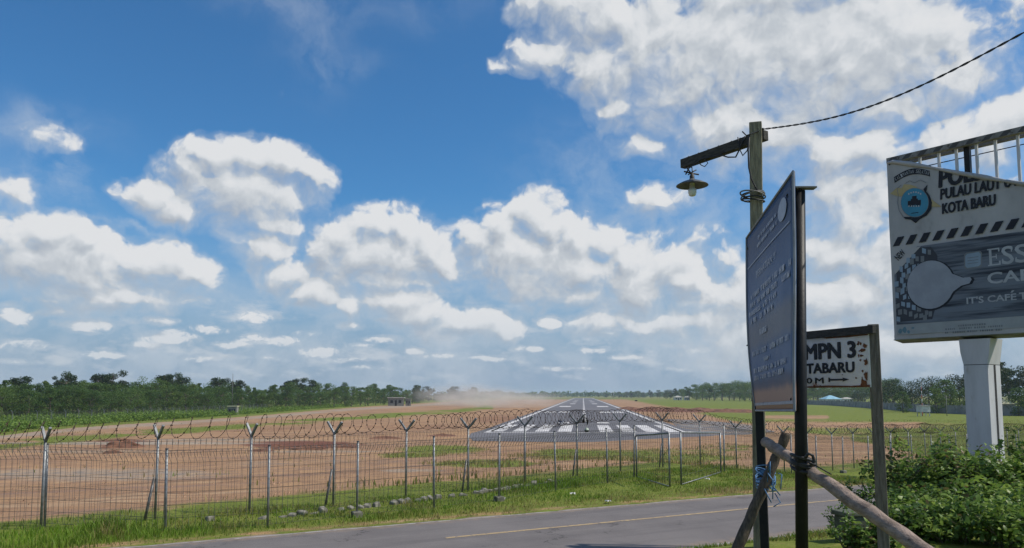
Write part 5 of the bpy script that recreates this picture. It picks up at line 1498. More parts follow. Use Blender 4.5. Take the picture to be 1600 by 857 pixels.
def far_woods():
    VV, FF, TT = [], [], []; o = 0
    rg = np.random.default_rng(3)
    for u in np.arange(690, 1380, 2.6):
        Y = rg.uniform(1500, 2300); g = at_depth(u, Y); h = rg.uniform(8, 14) + (3 if rg.random() < .15 else 0)
        n = 46
        d = rg.normal(size=(n, 3)); d /= np.linalg.norm(d, axis=1, keepdims=True)
        C = d * np.array([h * .62, h * .62, h * .5]) * (rg.random(n) ** .4)[:, None] + np.array([g.x, g.y, g.z + h * .5])
        V, F = leaf_quads(C, h * .34, np.array([0, 0, .6]), .8, rg)
        VV.append(V); FF.append(F + o); TT.append(np.repeat(np.clip(rg.normal(.4, .15, n), 0, 1), 4)); o += len(V)
    me = np_mesh("far_woods", np.vstack(VV), np.vstack(FF), G_FOREST, np.concatenate(TT))
    tag(link("far_woods", me), "distant line of woods along the horizon beyond the runway's end", "woods", kind='stuff')
far_woods()

def scrub():
    rg = np.random.default_rng(12); CC, TT = [], []
    n = 0
    while n < 4200:
        u = rg.uniform(-60, 745)
        vt = float(np.interp(u, [-60, 0, 100, 200, 300, 400, 550, 700, 760], [686, 679, 669, 662, 656.5, 649.5, 637.5, 629, 623])) - 3
        Dn = 6720 / (vt - 617); Df = float(np.interp(u, D0_U, D0_D)) * 1.05
        if Df <= Dn: continue
        Y = Dn + (Df - Dn) * rg.random() ** 1.3
        g = at_depth(u, Y)
        dens_ = fbm(np.array(g.x * .03), np.array(g.y * .03), 31, 3)
        if rg.random() > .25 + 1.2 * (dens_ - .25): continue
        r = rg.uniform(.5, 1.5) * (1 + (Y - 110) / 500); hh = rg.uniform(.5, 1.5) * (1.3 if dens_ > .55 else 1)
        k = 28
        d = rg.normal(size=(k, 3)); d /= np.linalg.norm(d, axis=1, keepdims=True); d[:, 2] = np.abs(d[:, 2])
        CC.append(d * np.array([r, r, hh]) * (rg.random(k) ** .45)[:, None] + np.array([g.x, g.y, g.z + .1]))
        TT.append(np.clip(rg.normal(.52 + (rg.random() - .5) * .5, .13, k), 0, 1)); n += 1
    C = np.vstack(CC)
    V, F = leaf_quads(C, .34, np.array([0, 0, .7]), .75, rg)
    me = np_mesh("scrub", V, F, G_SCRUB, np.repeat(np.concatenate(TT), 4))
    tag(link("scrub", me), "belt of bright green scrub between the sandy track and the left forest", "scrub", kind='stuff')
scrub()

def blades(name, pts, h, tone, label, lean=.35, width=.012, m=G_GRASS):
    """grass: bent two-part blades"""
    n = len(pts); rg = np.random.default_rng(len(pts))
    ang = rg.random(n) * 6.283
    side = np.stack([np.cos(ang), np.sin(ang), np.zeros(n)], 1)
    a2 = rg.random(n) * 6.283
    bend = np.stack([np.cos(a2), np.sin(a2), np.zeros(n)], 1) * (rg.random(n) * lean)[:, None]
    h = np.asarray(h)[:, None]; w = width * rg.uniform(.7, 1.4, n)[:, None] * (.6 + h)
    p0 = pts - np.array([0, 0, .03]); up = np.array([0, 0, 1.0])
    p1 = p0 + (up + bend * .5) * h * .55; p2 = p0 + (up * .97 + bend * 1.6) * h
    V = np.stack([p0 - side * w, p0 + side * w, p1 + side * w * .8, p1 - side * w * .8, p2], 1).reshape(-1, 3)
    i = np.arange(n) * 5
    F = np.concatenate([np.stack([i, i + 1, i + 2, i + 3], 1), np.stack([i + 3, i + 2, i + 4, i + 4], 1)])
    # triangles stored as quads with a doubled tip are avoided: write the tip as its own thin quad
    tip2 = p2 + side * w * .12
    V = np.stack([p0 - side * w, p0 + side * w, p1 + side * w * .8, p1 - side * w * .8, p2, tip2], 1).reshape(-1, 3)
    i = np.arange(n) * 6
    F = np.concatenate([np.stack([i, i + 1, i + 2, i + 3], 1), np.stack([i + 3, i + 2, i + 5, i + 4], 1)])
    me = np_mesh(name, V, F, m, np.repeat(np.clip(tone, 0, 1), 6))
    return tag(link(name, me), label, "grass", kind='stuff')
def scatter(s0, s1, t0, t1, n, seed):
    rg = np.random.default_rng(seed)
    s = rg.uniform(s0, s1, n); t = rg.uniform(t0, t1, n)
    x = RN.x * s + RD.x * t; y = RN.y * s + RD.y * t
    return s, t, x, y, rg
# far verge, between road and fences
s, t, x, y, rg = scatter(ROAD_FAR - .05, 30, -16, 34, 240000, 1)
q = s - fence_s(t)
cl = fbm(x * .55, y * .55, 41, 4); cl2 = fbm(x * 1.6, y * 1.6, 43, 3)
edge = np.clip((s - ROAD_FAR) / 1.1, 0, 1)
keep = (q < 1.6) & (rg.random(len(s)) < np.where(q < -.4, .35 + .9 * (cl - .25), .30 * cl)) & (rg.random(len(s)) < .25 + .75 * edge)
s, t, x, y, q, cl, cl2, edge = (v[keep] for v in (s, t, x, y, q, cl, cl2, edge))
u_, v_ = project(x, y, np.zeros_like(x))
lush = np.exp(-((u_ - 60) / 190) ** 2) * .8 + np.exp(-((u_ - 860) / 150) ** 2) * .35
hgt = (.07 + .17 * np.clip(cl * 1.5 - .35, 0, 1) + .11 * lush * cl2) * (.45 + .55 * edge) * rg.uniform(.6, 1.3, len(keep))[keep]
tuft = np.exp(-((u_ - 172) / 26) ** 2) * ((s > 19.6) & (s < 21.6)); hgt = hgt + tuft * .22 * rg.random(len(hgt))
hgt = np.where(q > -.3, hgt * .7, hgt) * (.80 + .40 * np.clip(lush, 0, 1))
tone = np.clip(.08 + .40 * edge + .40 * lush + (cl2 - .5) * .9 + rg.normal(0, .13, len(hgt)) - .25 * (q > -.3) - .3 * (rg.random(len(hgt)) < tuft * .6), 0, 1)
dry = np.clip((u_ - 560) / 480, 0, 1) * (1 - np.clip((s - ROAD_FAR - .3) / 2.4, 0, 1)); tone = np.clip(tone - dry * .45, 0, 1)
blades("verge_grass", np.stack([x, y, ground_z(x, y)], 1), hgt, tone, "green and straw coloured grass on the verge between the road and the fences")
# near bank
s, t, x, y, rg = scatter(6, ROAD_NEAR + .05, 6, 24, 230000, 2)
cl = fbm(x * .7, y * .7, 51, 4)
keep = (y > 9) & (rg.random(len(s)) < .25 + .9 * (cl - .25)) & (s < 11.75 - .22 * np.clip(13 - t, 0, 8) + .5 * (cl - .5))
s, t, x, y, cl = (v[keep] for v in (s, t, x, y, cl))
hgt = (.065 + .15 * np.clip(cl * 1.6 - .5, 0, 1) * np.clip((t - 5) / 5, .2, 1)) * rg.uniform(.5, 1.4, len(s))
tone = .55 + (cl - .5) * .9 + rg.normal(0, .16, len(s)) - .35 * (s > 11.9)
blades("bank_grass", np.stack([x, y, ground_z(x, y)], 1), hgt, tone, "bright green grass on the bank at the near side of the road", width=.010)
# tufts over the field, thicker where the ground is green
rg = np.random.default_rng(9)
Yv = np.exp(rg.uniform(math.log(24), math.log(170), 260000)); uv_ = rg.uniform(-60, 1680, 260000)
x = (uv_ - CX) / FPX * Yv; y = Yv
s, t = st(x, y); q = s - fence_s(t)
gr, _, _ = cover_masks(x, y)
cl = fbm(x * .35, y * .35, 61, 4)
pos = RWX.x * x + RWX.y * y
onrun = (np.abs(pos) < 24) & (y > 85)
keep = (q > 1.8) & ~onrun & (rg.random(len(x)) < np.clip(gr * 1.1 + (cl - .62) * .5, 0, 1) * .55 * np.clip(y / 60, .35, 1))
x, y, cl, gr = x[keep], y[keep], cl[keep], gr[keep]
hgt = (.10 + .25 * cl) * rg.uniform(.6, 1.3, len(x))
blades("field_grass", np.stack([x, y, ground_z(x, y)], 1), hgt, .26 + (cl - .5) * .7 + rg.normal(0, .12, len(x)) - .15 * (1 - gr), "thin grass growing in patches over the airfield", width=.03)

def shrub(name, u, Y, vtop, rad, n_leaf, leaf, seed, label, group, stems=9, leafm=G_SHRUB):
    g = at_depth(u, Y); top = P(u, vtop, Y).z - g.z
    rg = np.random.default_rng(seed); rd = random.Random(seed)
    root = thing(name, g, label, "shrub", group)
    b = MB(); CC, TT = [], []
    tips_ = []
    for k in range(stems):
        a = rd.random() * 6.283; rr = rad * rd.uniform(.15, 1.0); hh = top * rd.choice((rd.uniform(.35, .8), rd.uniform(.7, 1.05))) * (1.0 - .35 * (rr / rad) ** 2)
        p0 = g + Vector((math.cos(a) * rr * .25, math.sin(a) * rr * .25, -.05)); p2 = g + Vector((math.cos(a) * rr, math.sin(a) * rr, hh)); p1 = p0.lerp(p2, .5) + Vector((0, 0, .12 * top))
        b.tube([p0, p1, p2], [.012, .008, .003], 5)
        for j in range(5):
            f = rd.uniform(.25, .95); c0 = (p0.lerp(p1, f * 2) if f < .5 else p1.lerp(p2, f * 2 - 1))
            aa = rd.random() * 6.283; e = c0 + Vector((math.cos(aa), math.sin(aa), rd.uniform(0, .9))) * rad * rd.uniform(.20, .55)
            b.tube([c0, e], [.005, .002], 4)
            tips_.append((c0, e))
        tips_.append((p1, p2))
        if rd.random() < .35:
            e = p2 + Vector((rd.uniform(-.1, .1), rd.uniform(-.1, .1), rd.uniform(.12, .30))) * (rad + .3); b.tube([p2, e], [.004, .002], 4); tips_.append((p2, e))
    m_ = max(1, int(n_leaf * 1.05) // len(tips_)); leaf = leaf
    for c0, e in tips_:
        tn = rd.gauss(.55, .28)
        f = rg.random((m_, 1)) ** .7
        p = np.array(c0) * (1 - f) + np.array(e) * f + rg.normal(0, 1, (m_, 3)) * rad * .075
        p[:, 2] = np.maximum(p[:, 2], g.z + .02)
        CC.append(p); tt_ = np.clip(tn + rg.normal(0, .12, m_), .14, 1); tt_[rg.random(m_) < .03] = .03; TT.append(tt_)
    C = np.vstack(CC)
    n = len(C)
    # leaves: six-point blades folded along the midrib, facing mostly up and outward
    d = rg.normal(size=(n, 3)); d[:, 2] *= .5; d /= np.linalg.norm(d, axis=1, keepdims=True)
    nn = rg.normal(size=(n, 3)) * .55 + np.array([0, 0, 1.0]) + (C - np.array(g)) * .25
    w = np.cross(d, nn); w /= np.linalg.norm(w, axis=1, keepdims=True); up = np.cross(w, d)
    L_ = (leaf * .76 * rg.uniform(.4, 1.45, n))[:, None]
    base, tip = C - d * L_ * .5, C + d * L_ * .5 - up * L_ * .12
    m1, m2 = C - d * L_ * .12, C + d * L_ * .22 - up * L_ * .03
    l1, l2 = m1 + w * L_ * .27 + up * L_ * .07, m2 + w * L_ * .20 + up * L_ * .04
    r1, r2 = m1 - w * L_ * .27 + up * L_ * .07, m2 - w * L_ * .20 + up * L_ * .04
    V = np.stack([base - up * L_ * .02, l1, l2, tip, r2, r1, m1, m2], 1).reshape(-1, 3)
    i = np.arange(n) * 8
    F = np.concatenate([np.stack([i, i + 6, i + 1, i], 1)[:0], np.stack([i + 6, i + 7, i + 2, i + 1], 1), np.stack([i + 5, i + 4, i + 7, i + 6], 1), np.stack([i, i + 5, i + 6, i + 1], 1), np.stack([i + 7, i + 4, i + 3, i + 2], 1)])
    me = np_mesh("foliage", V - np.array(g), F, leafm, np.repeat(np.concatenate(TT), 8))
    link("foliage", me, root)
    b.build("stem", M_STEM, root)
BLOCK_Y = GT(1350, 853).y - .2
GB = "shrubs on the bank by the billboard"
for a in (("shrub", 1452, 12.2, 690, .95, 5200, .105, 1, "leafy green shrub standing highest between the school sign and the billboard's pillar", GB, 16),
          ("shrub", 1400, 12.6, 718, .62, 2400, .085, 2, "smaller shrub just right of the school sign's right post", GB, 10),
          ("shrub", 1340, 13.2, 733, .50, 1300, .080, 3, "loose weedy shrub above the concrete block, left of the school sign's post", GB, 9),
          ("shrub", 1505, 11.4, 722, .85, 4200, .11, 4, "dense shrub in front of the billboard's pillar base", GB, 14),
          ("shrub", 1575, 11.2, 716, .85, 3600, .11, 5, "bright leafy shrub right of the pillar, cut by the right edge", GB, 14),
          ("shrub", 1610, 12.5, 690, .80, 2600, .11, 6, "tall shrub at the right edge of the view", GB, 12),
          ("shrub", 1440, 10.6, 765, .70, 3000, .09, 7, "low shrub beside the slanting log", GB, 12),
          ("shrub", 1540, 9.9, 775, .75, 3200, .10, 8, "low dark shrub at the bottom right corner", GB, 12),
          ("shrub", 1480, 12.9, 706, .70, 2600, .10, 9, "shrub behind the highest one, against the fence posts", GB, 11),
          ("shrub", 1600, 9.6, 770, .75, 2600, .10, 10, "low shrub in the very corner at lower right", GB, 11),
          ("shrub", 1420, 9.2, 800, .60, 2200, .085, 13, "low leafy shrub at the bottom edge right of the school sign's post", GB, 12),
          ("shrub", 1490, 8.7, 795, .65, 2600, .095, 14, "low leafy shrub at the bottom edge below the fallen log", GB, 12),
          ("shrub", 1565, 8.6, 790, .65, 2600, .10, 15, "low leafy shrub at the bottom edge below the pillar", GB, 12),
          ("weed", 1375, 10.5, 800, .40, 900, .07, 16, "small weedy plant at the foot of the school sign's right post", None, 8),
          ("weed", 1338, 12.4, 790, .55, 1100, .075, 18, "leafy weed growing in front of the concrete block", None, 10),
          ("weed", 1362, 13.2, 765, .50, 1300, .075, 19, "leafy weed covering the right half of the concrete block", None, 10),
          ("weed", 1330, BLOCK_Y - .30, 806, .30, 1300, .070, 20, "leafy weed hiding the left front of the concrete block", None, 10),
          ("weed", 1362, BLOCK_Y - .40, 818, .30, 1200, .070, 21, "leafy weed in front of the concrete block's right corner", None, 10),
          ("weed", 1295, 12.6, 838, .35, 500, .07, 17, "small weed between the round black post and the concrete block", None, 7),
          ("creeper", 1530, 13.2, 690, .45, 700, .10, 11, "thin creeper sending a leafy shoot up the pillar's front", None, 6),
          ("weed", 1318, 14.0, 770, .40, 500, .06, 12, "thin straggly weed left of the concrete block", None, 8)):
    shrub(*a)

# ------------------------------------------------------------------ small things on the near bank
def concrete_block():
    g = GT(1350, 853)
    c = g + Vector((0, .25, 0)); rot = Matrix.Rotation(math.atan2(RD.y, RD.x) - .25, 3, 'Z')
    w = 52 / 1200 * g.y
    hgt = P(1350, 803, g.y).z - g.z
    root = thing("concrete_block", g, "weathered mossy concrete block half hidden behind the log at the roadside", "block")
    b = MB(); b.box(c + Vector((0, 0, hgt * .42 - .1)), (w * .92, w * .6, hgt * .84 + .2), rot); b.build("body", M_CONCRETE, root, bevel=.02)
    b = MB(); b.box(c + Vector((0, 0, hgt * .92)), (w * 1.04, w * .7, hgt * .16), rot); b.build("cap_slab", M_CONCRETE, root, bevel=.015)
concrete_block()
A, B = P(1476, 822, 10.2), P(1512, 826, 9.9)
rough_pole("fallen_log", [A, A.lerp(B, .5), B], [.085, .095, .09], M_LOG, "", "", .012).build_thing("fallen_log", M_LOG, "short cut piece of brown log lying among the bottom right shrubs", "log", smooth=True)
for (u, v, lab) in ((895, 775, "white plastic scrap in the verge grass left of the gate"), (950, 787, "small white scrap at the road's edge"), (1105, 752, "pale scrap with dark marks below the right gate leaf"), (785, 783, "white scrap at the foot of a front fence post")):
    g = GT(u, v); b = MB()
    N = 5; vs = [g + Vector(((i / N - .5) * .17, (j / N - .5) * .13, .05 + .06 * random.random())) for j in range(N + 1) for i in range(N + 1)]
    b.add(vs, [(j * (N + 1) + i, j * (N + 1) + i + 1, (j + 1) * (N + 1) + i + 1, (j + 1) * (N + 1) + i) for j in range(N) for i in range(N)])
    b.build_thing("plastic_scrap", M_LITTER, lab, "litter", "scraps lying on the far verge")

# ------------------------------------------------------------------ small things on the airfield
def heap(name, u, v, ru, hgt, depth, label, seed, group=None, m=M_MOUND):
    g = GT(u, v); r = ru / 1200 * g.y
    n, k = 28, 10; b = MB(); vs = []
    rd = random.Random(seed)
    for j in range(k + 1):
        f = j / k
        for i in range(n):
            a = 2 * math.pi * i / n
            nz = float(fbm(np.array(math.cos(a) * 2.3 + seed + f * 2), np.array(math.sin(a) * 2.3 + f * 3), seed, 4))
            rr = (1 - f) * (.75 + .5 * nz)
            x_, y_ = g.x + math.cos(a) * rr * r, g.y + depth * .5 + math.sin(a) * rr * depth
            vs.append((x_, y_, float(ground_z(x_, y_)) - .05 + hgt * (1 - (1 - f) ** 1.6) * (.7 + .6 * nz)))
    fs = [(j * n + i, j * n + (i + 1) % n, (j + 1) * n + (i + 1) % n, (j + 1) * n + i) for j in range(k) for i in range(n)]
    b.add(vs, fs)
    b.build_thing(name, m, label, "earth heap", group, smooth=False)
heap("earth_heap", 187, 700, 34, .85, 1.6, "dark red earth heap behind the left end of the fences", 3)
heap("earth_heap", 172, 709, 18, .35, 1.0, "small grey earth heap in front of the dark red one", 4)
for k, (u, v, ru, h_, dp) in enumerate(((432, 702, 26, .35, 1.4), (478, 703, 34, .45, 1.6), (535, 700, 30, .4, 1.5), (405, 706, 22, .3, 1.2), (600, 686, 30, .35, 1.6), (690, 682, 26, .35, 1.6))):
    heap("rubble_heap", u, v, ru, h_, dp, "low heap of red rubble on the bare ground left of the runway", 20 + k, "rubble heaps left of the runway")
for k, (u, v, ru, h_, dp) in enumerate(((985, 640, 20, 1.0, 6), (1020, 640.5, 22, 1.1, 6), (1058, 641, 24, 1.0, 6), (1098, 642, 24, 1.1, 6), (1140, 643.5, 24, .9, 5), (1172, 645, 16, .7, 4))):
    heap("spoil_heap", u, v, ru, h_, dp, "long low heap of red spoil along the right side of the runway", 40 + k, "spoil heaps right of the runway")

def house(name, u, Y, w, d, h, rh, wall, roof, label, yaw=.3, flat=False):
    g = at_depth(u, Y); R_ = Matrix.Rotation(yaw, 3, 'Z')
    root = thing(name, g, label, "house")
    T = lambda x_, y_, z_: g + R_ @ Vector((x_, y_, z_))
    b = MB(); b.box(T(0, 0, h / 2 - .1), (w, d, h + .2), R_); b.build("wall", wall, root)
    b = MB()
    if flat: b.box(T(0, 0, h + rh / 2 + .01), (w * 1.12, d * 1.2, rh), R_)
    else:
        o = .5; e = [(-w / 2 - o, -d / 2 - o), (w / 2 + o, -d / 2 - o), (w / 2 + o, d / 2 + o), (-w / 2 - o, d / 2 + o)]
        rl = max(.2, w / 2 - d / 2)
        vs = [T(x_, y_, h + .02) for x_, y_ in e] + [T(-rl, 0, h + rh), T(rl, 0, h + rh)]
        b.add(vs, [(0, 1, 5, 4), (2, 3, 4, 5), (1, 2, 5), (3, 0, 4), (3, 2, 1, 0)])
    b.build("roof", roof, root)
    for k in (-1, 1):
        b = MB(); b.box(T(k * w * .27, -d / 2 - .01, h * .55), (w * .18, .05, h * .35), R_); b.build("window", M_DARK, root)
    b = MB(); b.box(T(0, -d / 2 - .012, h * .36), (w * .12, .05, h * .72), R_); b.build("door", M_DARK, root)
    return root
house("house", 1297, 470, 9.5, 8, 2.9, 2.3, M_WHITE_WALL, M_BLUE_ROOF, "small house with a pale blue hipped roof below the school sign", .1)
house("house", 1322, 500, 6.5, 5, 2.9, 1.0, M_WHITE_WALL, M_HUT_ROOF, "low white walled house right of the blue roof", .1)
house("house", 1553, 224, 8.5, 6, 2.9, 1.9, M_HUT, M_YELLOW_ROOF, "house with a mossy yellow roof just right of the billboard's pillar", -.15)
house("hut", 619, 385, 7.6, 5, 3.9, .4, M_HUT, M_HUT_ROOF, "pale flat roofed block house in the scrub in front of the left forest", .1, True)
house("shed", 638, 385, 2.6, 3, 3.4, .3, M_HUT, M_HUT, "small grey shed at the right end of the flat roofed block house", .1, True)
house("hut", 365, 215, 2.4, 2, 2.2, .3, M_HUT, M_YELLOW_ROOF, "tiny brown hut at the edge of the left forest below the thin mast", .1, True)
house("house", 1059, 790, 8, 6, 3, 1.4, M_WHITE_WALL, M_HUT_ROOF, "tiny white house at the foot of the wooded rise, left of its twin", .0)
house("house", 1073, 780, 5, 5, 3, 1.2, M_WHITE_WALL, M_HUT_ROOF, "tiny white house at the foot of the wooded rise, right of its twin", .0)

def mast_hut():
    g = at_depth(1441.5, 200); root = thing("equipment_hut", g, "white equipment hut with antenna legs in front of the dark trees", "hut")
    b = MB(); b.box(g + Vector((0, 0, 1.9)), (2.5, 2.2, 1.5)); b.build("wall", M_WHITE_WALL, root)
    b = MB(); b.box(g + Vector((0, 0, 2.72)), (2.8, 2.5, .12)); b.build("roof", M_HUT_ROOF, root)
    for sx in (-1, 1):
        for sy in (-1, 1):
            b = MB(); b.box(g + Vector((sx * 1.1, sy * .9, .5)), (.16, .16, 1.3)); b.build("leg", M_WHITE_WALL, root)
    g2 = at_depth(1440, 203); top = P(1440, 598, 203)
    m = thing("antenna_mast", g2, "thin red and white antenna mast rising behind the white hut", "mast")
    n = 8
    for k in range(n):
        b = MB(); b.tube([g2.lerp(Vector((g2.x, g2.y, top.z)), k / n), g2.lerp(Vector((g2.x, g2.y, top.z)), (k + 1) / n)], .10 - .005 * k, 8)
        b.build("mast_section", M_RED_PAINT if k % 2 == 0 else M_WHITE_WALL, m, smooth=True)
mast_hut()
def pole(name, u, Y, vtop, r, m, label, cat, arm=0.0):
    g = at_depth(u, Y); t_ = P(u, vtop, Y); root = thing(name, g, label, cat)
    b = MB(); b.tube([g + Vector((0, 0, -.3)), Vector((g.x, g.y, t_.z))], [r, r * .6], 8); b.build("pole_shaft", m, root, smooth=True)
    if arm:
        b = MB(); b.tube([Vector((g.x, g.y, t_.z - .1)), Vector((g.x + arm * .6, g.y - .2, t_.z + .35)), Vector((g.x + arm, g.y - .3, t_.z + .42))], r * .5, 6)
        b.box(Vector((g.x + arm * 1.15, g.y - .3, t_.z + .40)), (.7, .25, .14)); b.build("lamp_arm", m, root)
    return root
pole("radio_mast", 363, 235, 584, .10, M_GALV_DARK, "very thin grey radio mast above the left forest", "mast")
pole("street_lamp", 1576, 222, 613, .09, M_GALV, "grey street lamp with a single arm beside the yellow roof", "street lamp", 2.2)
pole("utility_pole", 1478, 205, 618, .11, M_HUT, "slim pale utility pole in front of the dark trees right of the mast", "pole")
pole("utility_pole", 955, 1150, 611.5, .35, M_WHITE_WALL, "pale pole beyond the runway's end, left of a pair", "pole")
pole("utility_pole", 959, 1150, 612, .35, M_WHITE_WALL, "pale pole beyond the runway's end, right of a pair", "pole")
def marker_box():
    g = GT(994, 627.5); b = MB(); b.box(g + Vector((0, 0, .5)), (2.2, 1.2, .7)); b.box(g + Vector((0, 0, 1.0)), (1.1, .9, .3)); b.box(g + Vector((-.7, 0, .1)), (.2, .8, .3)); b.box(g + Vector((.7, 0, .1)), (.2, .8, .3))
    b.build_thing("marker_box", M_BLACK, "small dark box on legs in the grass right of the runway's far half", "marker", bevel=.05)
marker_box()

def perimeter_wall():
    pts = [P(u, VH, Y) for u, Y in ((1205, 520), (1300, 400), (1380, 300), (1450, 238), (1530, 215), (1640, 198))]
    pts = [on_ground(p) for p in pts]
    root = thing("perimeter_wall", pts[0], "long grey perimeter wall with posts across the far right of the field", "wall")
    w = MB(); h = 2.5
    for k in range(len(pts) - 1):
        a, b_ = pts[k], pts[k + 1]; w.beam(a + Vector((0, 0, h / 2)), b_ + Vector((0, 0, h / 2)), .15, h)
        n = int((b_ - a).length / 6)
        for i in range(n):
            p = a.lerp(b_, i / n); q = MB(); q.box(p + Vector((0, -.1, h / 2 + .2)), (.32, .36, h + .4)); q.build("post", M_GREY_WALL, root)
    w.build("wall_panel", M_GREY_WALL, root)
    # thin fence in front of the left forest
    pts = [on_ground(P(u, VH, Y)) for u, Y in ((-60, 138), (60, 146), (200, 168), (320, 205), (420, 255))]
    root = thing("forest_fence", pts[0], "faint grey wire fence running in front of the left forest", "fence")
    for k in range(len(pts) - 1):
        a, b_ = pts[k], pts[k + 1]; n = max(3, int((b_ - a).length / 3.2)); m = MB()
        for i in range(n):
            p = a.lerp(b_, i / n); q = MB(); q.tube([p, p + Vector((0, 0, 2.3))], .06, 5); q.tube([p + Vector((-.35, 0, 2.7)), p + Vector((0, 0, 2.3)), p + Vector((.35, 0, 2.7))], .04, 4); q.build("post", M_GALV, root)
        for hh in np.arange(.2, 2.5, .22): m.tube([a + Vector((0, 0, hh)), b_ + Vector((0, 0, hh))], .018, 3, cap=False)
        L_ = (b_ - a).length
        for i in range(int(L_ / .6)):
            p = a.lerp(b_, i * .6 / L_); m.tube([p + Vector((0, 0, .2)), p + Vector((0, 0, 2.3))], .014, 3, cap=False)
        m.build("mesh_panel", M_GALV, root)
perimeter_wall()

M_CLOD = mat("dry_clods", (.40, .25, .155), (.26, .155, .10), 2.0, .95)
def clods():
    """lumps of earth and stones strewn over the bare field and along the road's shoulders"""
    rg = np.random.default_rng(77); n = 5200
    Y = np.exp(rg.uniform(math.log(22), math.log(130), n)); u = rg.uniform(-40, 1500, n)
    x, y = (u - CX) / FPX * Y, Y
    s, t = st(x, y); q = s - fence_s(t); gr, rd_, gy = cover_masks(x, y)
    pos = RWX.x * x + RWX.y * y
    keep = (q > 1) & (gr < .5) & ~((np.abs(pos) < 24) & (y > 85)) & (rg.random(n) < .25 + .75 * rd_ + .5 * (fbm(x * .2, y * .2, 71, 3) > .52))
    x, y = x[keep], y[keep]; n = len(x)
    r = rg.uniform(.015, .045, n) * rg.choice((1, 1, 1, 1.6), n)
    dirs = np.array([(1, 0, -.4), (-.5, .87, -.4), (-.5, -.87, -.4), (.55, .3, .5), (-.5, .35, .55), (0, -.6, .5)])
    V = np.stack([x, y, ground_z(x, y) + .02], 1)[:, None, :] + dirs[None] * (r[:, None, None] * rg.uniform(.7, 1.3, (n, 6, 1)))
    i = np.arange(n)[:, None] * 6
    F = np.concatenate([i + np.array([[0, 1, 4, 3]]), i + np.array([[1, 2, 5, 4]]), i + np.array([[2, 0, 3, 5]])]).reshape(-1, 4)
    me = np_mesh("clods", V.reshape(-1, 3), F, M_CLOD)
    tag(link("clods", me), "lumps of red earth strewn over the bare field", "clods", kind='stuff')
clods()
def motorcycle():
    g = G(878, 664.3, RZ + .03)
    root = thing("motorcycle", g, "dark motorcycle standing on the runway beside the threshold bars", "motorcycle")
    X = Vector((.96, -.28, 0)); Yv = Vector((.28, .96, 0))
    pt = lambda x_, y_, z_: g + X * x_ + Yv * y_ + Vector((0, 0, z_))
    for sx in (-.62, .62):
        b = MB(); b.tube([pt(sx + .27 * math.cos(2 * math.pi * i / 20), 0, .31 + .27 * math.sin(2 * math.pi * i / 20)) for i in range(21)], .055, 8)
        for i in range(6): b.tube([pt(sx, 0, .31), pt(sx + .26 * math.cos(i * 1.047), 0, .31 + .26 * math.sin(i * 1.047))], .012, 4)
        b.tube([pt(sx, -.06, .31), pt(sx, .06, .31)], .04, 8); b.build("wheel", M_RUBBER, root, smooth=True)
    b = MB(); b.tube([pt(-.45, 0, .55), pt(-.15, 0, .50), pt(.15, 0, .52), pt(.42, 0, .82)], [.11, .15, .14, .08], 10); b.tube([pt(-.72, 0, .72), pt(-.4, 0, .66), pt(-.1, 0, .60)], [.05, .10, .12], 8)
    b.build("body", mat("blue_black_fairing", (.02, .028, .07), (.03, .04, .10), 6, .3, coat=.4), root, smooth=True)
    b = MB(); b.tube([pt(-.62, 0, .80), pt(-.3, 0, .76), pt(-.02, 0, .72)], [.08, .10, .07], 10); b.build("seat", M_RUBBER, root, smooth=True)
    b = MB(); b.tube([pt(.62, -.05, .31), pt(.46, -.05, .80)], .025, 6); b.tube([pt(.62, .05, .31), pt(.46, .05, .80)], .025, 6); b.build("fork", M_GALV, root, smooth=True)
    b = MB(); b.tube([pt(.36, -.34, 1.02), pt(.42, -.1, .96), pt(.42, .1, .96), pt(.36, .34, 1.02)], .018, 6); b.build("handlebar", M_BLACK, root, smooth=True)
    b = MB(); b.lathe(pt(.54, 0, .84), [(.001, .05), (.07, .04), (.09, 0), (.06, -.05), (.001, -.06)], 12, axis=Matrix.Rotation(math.pi / 2, 3, 'Y')); b.build("headlight", M_LITTER, root, smooth=True)
    b = MB(); b.box(pt(.02, -.14, .42), (.34, .06, .16)); b.box(pt(.30, -.13, .62), (.16, .05, .24), Matrix.Rotation(.5, 3, 'Y')); b.build("side_panel", M_WHITE_WALL, root, bevel=.01)
    b = MB(); b.tube([pt(-.1, .12, .3), pt(-.5, .14, .32), pt(-.75, .14, .38)], .04, 8); b.build("exhaust", M_GALV, root, smooth=True)
motorcycle()
def hanging_ball():
    Y = 31.0
    c = P(916.6, 672.3, Y); top = P(914.5, 650, Y)
    root = thing("hanging_ball", P(916.6, 676, Y), "pale ball with a dark underside hanging by black rags from the razor wire", "hanging ball")
    b = MB(); b.lathe(c, [(.002, .095), (.05, .082), (.082, .048), (.095, 0)], 16); b.build("ball", mat("pale_green_ball", (.50, .56, .46), (.36, .42, .34), 20, .4), root, smooth=True)
    b = MB(); b.lathe(c, [(.0951, 0), (.082, -.048), (.05, -.082), (.002, -.095)], 16); b.build("ball_underside", M_BLACK, root, smooth=True)
    b = MB(); b.tube([top, P(915.5, 660, Y), c + Vector((0, 0, .095))], .008, 5); b.build("cord", M_LITTER, root)
    b = MB()
    for (u0, v0, u1, v1, u2, v2) in ((913, 651, 911.5, 657, 910, 661), (916, 653, 917.5, 658, 917.8, 664), (912, 652, 912.8, 656, 912.4, 661.5), (917, 654, 918.2, 657, 918.4, 662)):
        b.tube([P(u0, v0, Y), P(u1, v1, Y), P(u2, v2, Y)], [.015, .035, .02], 6)
    b.build("rag", M_BLACK, root, smooth=True)
hanging_ball()

